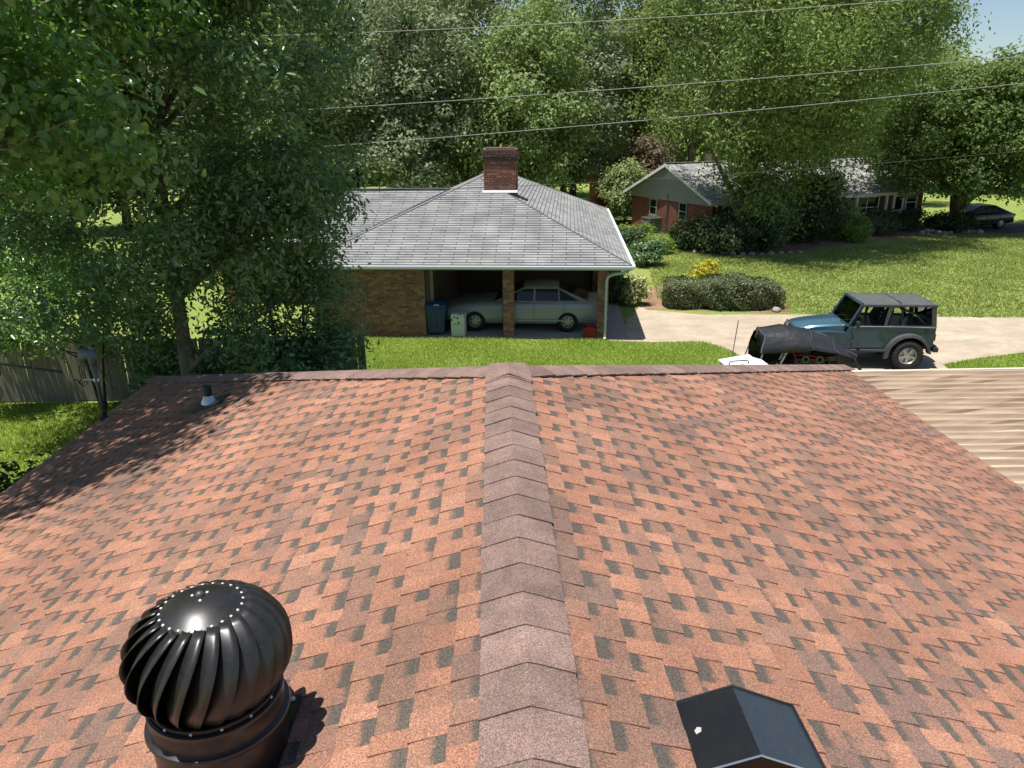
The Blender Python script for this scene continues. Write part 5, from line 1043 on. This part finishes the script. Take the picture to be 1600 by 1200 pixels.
# behind the houses: px centre, distance, height, radius, lowest foliage, kind
BTS = [(40, 47, 14, 6, 2.0, 'mid', 'mid-green tree far behind the left fence at the picture edge'), (190, 50, 16, 6, 2, 'deep', 'deep green tree behind the trunk of the left shade tree'), (330, 48, 16, 6, 1.5, 'grey', 'grey-green tree behind the foliage left of the wing roof'),
 (455, 46, 17, 6.0, 1.5, 'mid', 'tree above the left end of the grey wing roof'), (560, 51, 18, 6.0, 1.2, 'grey', 'tall grey-green tree behind the wing ridge'), (655, 47, 15.5, 5.4, 1.2, 'grey', 'open-branched grey-green tree left of the chimney'),
 (735, 54, 19, 6.0, 1.2, 'olive', 'tall olive tree directly behind the chimney'), (830, 47, 13.5, 5.2, 1.0, 'mid', 'rounded mid-green tree just right of the chimney'), (895, 56, 18, 5.6, 1.5, 'grey', 'grey-green tree behind the small red shed'),
 (985, 61, 17.5, 5.2, 2.5, 'olive', 'tree rising behind the pink flowering tree'), (1075, 57, 21, 6.0, 3.0, 'light', 'tall light green tree behind the red gable'), (1195, 60, 23, 7.0, 3.0, 'light', 'tallest light green tree behind the ranch roof'),
 (1325, 60, 21, 6.6, 3.0, 'light', 'tall light green tree at the edge of the blue sky'), (1270, 72, 17, 7, 3, 'mid', 'tree filling the gap behind the ranch roof ridge'), (1470, 72, 11.8, 5.5, 1.0, 'mid', 'lower tree under the sky left of centre of the right canopy'), (1590, 68, 11.6, 5.5, 1.0, 'mid', 'lower tree under the sky at the right picture edge'), (1400, 78, 15, 6, 2.0, 'mid', 'far tree between the tall light tree and the sky'), (1040, 75, 19, 7, 1.5, 'dark', 'dark tree filling the gap behind the red gable'), (690, 66, 21, 7.5, 1.5, 'grey', 'far tall tree seen between the chimney and the wing'), (880, 70, 19, 7.5, 1.0, 'mid', 'far tall tree between chimney and shed'), (500, 64, 20, 8, 1, 'mid', 'far tall tree behind the left shade tree crown')]
for px_, Y_, h_, r_, zl_, kd, lb in BTS:
    zl_ = min(zl_, .5) if px_ < 1000 else zl_; p_ = aty(px_, 300, Y_); big = Y_ > 62
    plant('background_tree', lb, 'tree', (p_[0], p_[1]), auto_lobes(h_, r_, zl_, 8), 260 if not big else 210, 88 if not big else 66, .92 if not big else 1.2, .27 if not big else .38, .5, LM[kd], M['bark_dark'] if kd != 'light' else M['bark'], .26, h_*.98, BG, limbs=18, shell=.55, droop=.25 if kd == 'light' else 0)
plant('flowering_tree', 'pinkish flowering tree left of the red gable', 'tree', (10.4, 53.5), auto_lobes(5.2, 2.3, 1.0, 6), 150, 55, .55, .22, .6, LM['pink'], M['bark'], .10, 5.4, BG, limbs=12, multi=3, shell=.6)
plant('flowering_tree', 'bushy tree between the red shed and the gable', 'tree', (8.6, 50.5), auto_lobes(3.9, 1.7, .5, 5), 130, 50, .5, .2, .6, LM['olive'], M['bark'], .08, 3.8, BG, limbs=9, multi=3, shell=.6)
plant('drooping_tree', 'very tall light green drooping tree in front of the red brick house', 'tree', (12.6, 39.6), [(3.0, 0, 12.5, 6.4, 5.6, 6.0), (-2.6, -1, 9.6, 3.6, 4.2, 4.4), (7.2, .5, 13.2, 4.4, 4.6, 4.6), (.6, -3.2, 7.6, 4.0, 3.4, 3.2), (4.4, -1.4, 7.8, 3.4, 3.6, 2.8), (-.2, -.2, 4.6, 2.6, 2.6, 2.4), (2.0, -.7, 4.2, 2.2, 2.0, 2.1), (5.0, 0, 17.6, 5.6, 5.0, 3.6), (-1.4, 0, 16.4, 4.6, 4.8, 4.2), (-.6, -5.6, 10.6, 2.8, 2.4, 2.6), (3.6, -5.4, 11.5, 3.0, 2.4, 2.6), (1.2, -1.6, 3.4, 2.4, 1.6, 1.8), (3.8, -.6, 5.4, 2.4, 2.0, 2.0)], 930, 92, .84, .215, .42, LM['light'], M['bark'], .33, 18.0, 'trees on the far lawn', limbs=40, shell=.5, droop=.7)
plant('spreading_tree', 'broad round tree on the far right with pale forked trunk', 'tree', (27.6, 45.0), [(0, 0, 6.2, 5.2, 4.5, 3.2), (4.6, 0, 6.0, 3.6, 3.4, 3.0), (-3.4, -.3, 4.9, 2.9, 2.8, 2.5), (2.0, -1.2, 8.4, 3.8, 3.2, 1.9), (-2.0, 0, 7.4, 3.2, 3.0, 2.1), (7.2, 0, 5.2, 3.2, 3.0, 2.4), (1.5, -2.5, 4.2, 3.0, 2.0, 1.6), (-4.6, -.6, 3.9, 1.6, 1.8, 1.2), (-1.4, -2.6, 3.2, 1.8, 1.5, 1.1), (.9, -3.0, 2.9, 1.9, 1.3, 1.0), (-3.4, -2.4, 3.0, 1.5, 1.3, .9)], 600, 74, .8, .24, .55, LM['oak'], M['bark'], .42, 8.6, 'trees on the far lawn', limbs=26, shell=.5, multi=3)
# the wood beyond, too far to tell its trees apart
n = 52000; X_ = rng.uniform(-75, 95, n); Y_ = rng.uniform(84, 100, n); top_ = 9+2.2*np.sin(X_*.23)+1.6*np.sin(X_*.61+1)+np.where(X_ < 30, 5, 0); P = np.stack([X_, Y_, rng.random(n)*top_], 1)
wd_ = leaf_mesh('distant_wood', P, unit(n)+np.array([0, -.4, .5]), .95, .6, LM['mid'], None); tag(wd_, 'distant mass of trees along the horizon', 'wood', kind='stuff')
# shrubs
def shrub(label, x, y, rx, h, kd, n=70, per=60, ls=.12, cr=.28, name='garden_shrub', ry=None):
    ry = ry or rx; return plant(name, label, 'shrub', (x, y), [(0, 0, h*.5, rx, ry, h*.5), (rx*.35, -ry*.2, h*.62, rx*.6, ry*.6, h*.36), (-rx*.4, 0, h*.42, rx*.6, ry*.7, h*.4)], n, per, cr, ls, .55, LM[kd], M['bark_dark'], .03, h*.7, SG, limbs=6, multi=2, shell=.5)
shrub('dark shrub mound at the foot of the drooping tree', 12.0, 38.2, 2.2, 1.9, 'dark', 150, 60, .17, .42); shrub('dark shrub left of the drooping tree against the brick', 10.2, 39.2, 1.2, 1.5, 'dark', 80, 60, .16, .38)
shrub('deep green shrub right of the drooping tree trunk', 13.9, 38.9, 1.3, 2.9, 'deep', 120, 60, .17, .42)
plant('evergreen_tree', 'dark evergreen covering the left part of the ranch front', 'tree', (16.6, 40.7), [(1.0, 0, 3.0, 1.2, 1.1, 1.3), (0, 0, 1.2, 1.7, 1.5, 1.2), (0, 0, 2.4, 1.4, 1.3, 1.3), (.3, 0, 3.6, 1.0, 1, 1.0), (-.9, 0, 1.8, 1.1, 1, 1.2), (1.0, 0, 1.6, 1.1, 1, 1.2)], 240, 70, .42, .17, .4, LM['dark'], M['bark_dark'], .12, 4.2, 'trees on the far lawn', limbs=14, shell=.5)
shrub('grey-green bush left of the ranch picture window', 19.2, 42.2, 1.2, 2.0, 'olive', 110, 60, .16, .36); shrub('lime green rounded shrub in front of the ranch house', 19.6, 40.9, .75, 1.3, 'lime', 60, 60, .13, .26)
shrub('low dark foundation hedge under the picture window', 21.6, 43.2, 1.6, .95, 'hedge', 90, 60, .13, .3, ry=.6); shrub('taller dark shrub under the ranch window sill', 22.4, 44.1, 1.5, 1.4, 'dark', 90, 60, .14, .32, ry=.5)
shrub('shrub by the front door of the ranch house', 24.6, 45.0, 1.0, 1.3, 'dark', 60, 60, .14, .3)
p_ = atz(1005, 415); shrub('dark green shrub right of the carport roof edge', p_[0]+.1, p_[1], .95, 1.15, 'deep', 80, 60, .12, .28)
p_ = atz(1028, 396); shrub('bright green shrub behind the dark one beside the carport roof', p_[0], p_[1], .75, .9, 'lime', 60, 55, .12, .26)
p_ = atz(985, 390); shrub('dark shrub partly hidden by the carport roof corner', p_[0], p_[1], 1.2, 1.1, 'dark', 70, 60, .13, .3)
p_ = atz(1010, 375); shrub('small green shrub near the air conditioner', p_[0]-.6, p_[1], 1.0, .9, 'lime', 50, 55, .13, .28)
p_ = atz(994, 479); shrub('variegated cream and green shrub at the carport corner', p_[0], p_[1]+.3, .42, 1.15, 'cream', 50, 46, .13, .2)
p_ = atz(968, 478); shrub('dark shaded shrub behind the downspout', p_[0], p_[1]+.6, .55, 1.2, 'dark', 50, 50, .12, .22)
p_ = atz(1105, 446); shrub('bright yellow shrub behind the clipped hedge', p_[0], p_[1]+.4, .46, 1.0, 'yellow', 46, 34, .13, .20)
shrub('dark low shrub in front of the black car by the broad tree', 26.9, 44.4, 1.3, 1.15, 'dark', 80, 60, .14, .3)
# clipped hedge: leaves over a box with rounded edges
h0, h1 = np.array(gp(1042, 484)), np.array(gp(1229, 486)); hl = np.linalg.norm(h1-h0); ha = math.atan2(*(h1-h0)[::-1])
hd = thing('clipped_hedge', 'low clipped box hedge along the driveway edge', 'hedge', (*(h0+h1)/2, 0), ha); n = 30000; hy, hh = 1.5, .92
P = np.stack([rng.uniform(-hl/2, hl/2, n), rng.uniform(0, hy, n), rng.uniform(.04, hh, n)], 1); face = rng.integers(0, 5, n)
P[face == 0, 1] = 0; P[face == 1, 2] = hh; P[face == 2, 2] = hh; P[face == 3, 0] = -hl/2; P[face == 4, 1] = rng.choice([0, hy], (face == 4).sum()); sel = rng.random(n) < .06; P[sel & (face == 3), 0] = hl/2
u_ = P.copy(); u_[:, 1] -= hy/2; u_[:, 2] -= hh*.45; e4 = (np.abs(u_[:, 0]/(hl/2))**9+np.abs(u_[:, 1]/(hy/2))**5+np.abs(u_[:, 2]/(hh*.55))**6)**(1/6); u_ /= np.maximum(1, e4)[:, None]
lump = .10*np.sin(u_[:, 0]*2.3+1)+.05*np.sin(u_[:, 0]*5.1)*np.cos(u_[:, 1]*4)+.04*np.sin(u_[:, 2]*9+u_[:, 0]*7); nn_ = np.stack([u_[:, 0]*.05, u_[:, 1], u_[:, 2]*1.5], 1); nn_ /= np.linalg.norm(nn_, axis=1)[:, None]+1e-6
P = u_+nn_*(lump+rng.normal(0, .05, n))[:, None]; P[:, 1] += hy/2; P[:, 2] = np.maximum(.02, P[:, 2]+hh*.45); leaf_mesh('foliage', P, nn_+.8*unit(n), .085, .6, LM['hedge'], hd)
b = MB()
for k in range(12):
    x_ = -hl/2+.25+k*(hl-.5)/11
    b.tube([(x_, hy/2, 0), (x_+.05, hy/2+.05, .5)], [.03, .015], 5)
b.build('stems', M['bark_dark'], hd)
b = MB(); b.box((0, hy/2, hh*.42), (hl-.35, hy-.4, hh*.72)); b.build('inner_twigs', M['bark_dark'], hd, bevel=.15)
# stones
def stone(label, x, y, r, grp=None):
    me = bpy.data.meshes.new('stone'); bm = bmesh.new(); bmesh.ops.create_icosphere(bm, subdivisions=2, radius=r)
    for v in bm.verts: v.co *= random.uniform(.8, 1.15); v.co.z *= .7
    bm.to_mesh(me); bm.free(); me.materials.append(M['rock']); me.shade_smooth(); o = link(bpy.data.objects.new('stone', me)); o.location = (x, y, r*.35); tag(o, label, 'stone', grp)
p_ = atz(1213, 487); stone('pale stone at the right end of the hedge', p_[0], p_[1], .16)
for k in range(11):
    p_ = atz(1440+k*9, 364+random.uniform(-2, 2)); stone('edging stone around the trunk of the broad right tree', p_[0], p_[1], random.uniform(.16, .26), 'edging stones round the far right tree')
for k in range(12):
    p_ = atz(1085+k*15, 395+4*math.sin(k*.27)); stone('edging stone of the bed under the drooping tree', p_[0], p_[1], random.uniform(.12, .2), 'edging stones under the drooping tree')

# ------------------------------------------------------------------ grass blades where the lawn is seen closely
def inside(P, poly):
    x, y = P[:, 0], P[:, 1]; c = np.zeros(len(P), bool); n = len(poly)
    for i in range(n):
        (x1, y1), (x2, y2) = poly[i], poly[i-1]
        if y1 == y2: continue
        c ^= ((y1 > y) != (y2 > y)) & (x < (x2-x1)*(y-y1)/(y2-y1)+x1)
    return c
M['blade'] = leaf_mat('grass_blade', (.225, .315, .056), (.345, .43, .10), (.29, .38, .075), gloss=.25, trans=.4, rough=.55)
M['blade_far'] = leaf_mat('grass_blade_far', (.19, .255, .062), (.32, .37, .115), (.33, .35, .125), gloss=.25, trans=.35, rough=.6)
def grass(name, label, poly, n, hmin, hmax, wd, material):
    poly = np.array(poly); lo, hi = poly.min(0), poly.max(0); P = rng.uniform(lo, hi, (int(n*2.2), 2)); P = P[inside(P, poly.tolist())]; P = P[~inside(P, [tuple(q_) for q_ in drive])][:n]; n = len(P)
    hgt = rng.uniform(hmin, hmax, n)*(1+.35*np.sin(P[:, 0]*1.7)*np.cos(P[:, 1]*1.3)); a = rng.uniform(0, 2*PI, n); ln = rng.normal(0, .55, (n, 2))*hgt[:, None]
    V = np.zeros((n, 3, 3), np.float32); V[:, 0, :2] = P+np.stack([np.cos(a), np.sin(a)], 1)*wd; V[:, 1, :2] = P-np.stack([np.cos(a), np.sin(a)], 1)*wd; V[:, 2, :2] = P+ln; V[:, 2, 2] = hgt
    me = bpy.data.meshes.new(name); me.vertices.add(3*n); me.vertices.foreach_set('co', V.ravel()); me.loops.add(3*n); me.loops.foreach_set('vertex_index', np.arange(3*n)); me.polygons.add(n); me.polygons.foreach_set('loop_start', np.arange(0, 3*n, 3)); me.polygons.foreach_set('loop_total', np.full(n, 3)); me.update(calc_edges=True)
    at_ = me.attributes.new('rnd', 'FLOAT', 'POINT'); at_.data.foreach_set('value', np.repeat(rng.random(n).astype(np.float32), 3)); me.materials.append(material); o = link(bpy.data.objects.new(name, me)); tag(o, label, 'grass', kind='stuff')
grass('lawn_grass', 'bright green grass strip in front of the carport', [(-5.5, 15), (9, 15), (9, 20), (6.5, 21.9), (3.3, 21.95), (-2.2, 22.5), (-6, 22.8)], 110000, .04, .085, .014, M['blade'])
grass('lawn_grass', 'grass strip on the right beside the driveway', [(10.8, 15.5), (20, 15.5), (20, 20.6), (14.8, 20.1), (11.5, 19)], 40000, .04, .09, .014, M['blade'])
grass('lawn_grass', 'sunlit grass behind the left roof edge before the fence', [(-17, 10.5), (-5.2, 10.5), (-5.2, 17.1), (-17, 17.1)], 60000, .05, .11, .014, M['blade'])
grass('lawn_grass', 'wide far lawn in front of the ranch house', [(6, 27.5), (9, 25.5), (11, 24.6), (17, 23.6), (45, 27.0), (52, 45), (30, 43), (20, 39.3), (12, 36.5), (9, 40), (7.5, 38)], 150000, .05, .10, .03, M['blade_far'])

# ------------------------------------------------------------------ overhead wires
def wire(label, a, ya, c, yc, r, m_, t0=-.9, t1=1.9, sag=.0):
    p, q_ = aty(*a, ya), aty(*c, yc); pts = []
    for i in range(41):
        t = t0+(t1-t0)*i/40; v = p+(q_-p)*t; v = v+np.array([0, 0, sag*((t-.5)**2-.25)]); pts.append(tuple(v))
    b = MB(); b.tube(pts, r, 5); o = b.build('power_line', m_, smooth=True); tag(o, label, 'power line', 'overhead power lines'); return pts
W1 = wire('topmost pale overhead wire crossing the tree tops', (505, 53), 19, (1390, 2), 16.5, .007, M['cable'], sag=.25)
W2 = wire('second pale overhead wire from the top across the trees', (505, 170), 19, (1600, 88), 16.5, .007, M['cable'], sag=.2)
W3 = wire('third pale overhead wire just above the chimney', (490, 230), 19, (1600, 130), 16.5, .007, M['cable'], sag=.25)
W4 = wire('lowest thin dark wire passing the chimney and the red gable', (890, 287), 19, (1600, 236), 16.5, .0065, M['cable_dark'], t0=-2.0, sag=.2)
p_ = aty(0, 585, 9.4); b = MB(); b.tube([(-5.43, 8.86, mz+.605), (-6.4, 9.2, mz+.62), tuple(p_), (p_[0]-6, p_[1]+2.2, p_[2]+.9), (p_[0]-14, p_[1]+5, p_[2]+3.2)], .016, 6); tag(b.build('service_cable', M['cable_dark'], smooth=True), 'dark service cable running left from the weatherhead', 'cable')
for pt, lb in ((W1[0], 'utility pole at the left end of the wires'), (W1[-1], 'utility pole at the right end of the wires')):
    up_ = thing('utility_pole', lb, 'utility pole', (pt[0], pt[1], 0)); b = MB(); b.tube([(0, 0, -.1), (0, 0, pt[2]+1)], [.16, .11], 10); b.build('pole', M['fence_wood'], up_, smooth=True)
    b = MB(); b.box((0, 0, pt[2]-.12), (.1, 2.2, .12)); b.build('crossarm', M['fence_wood'], up_)
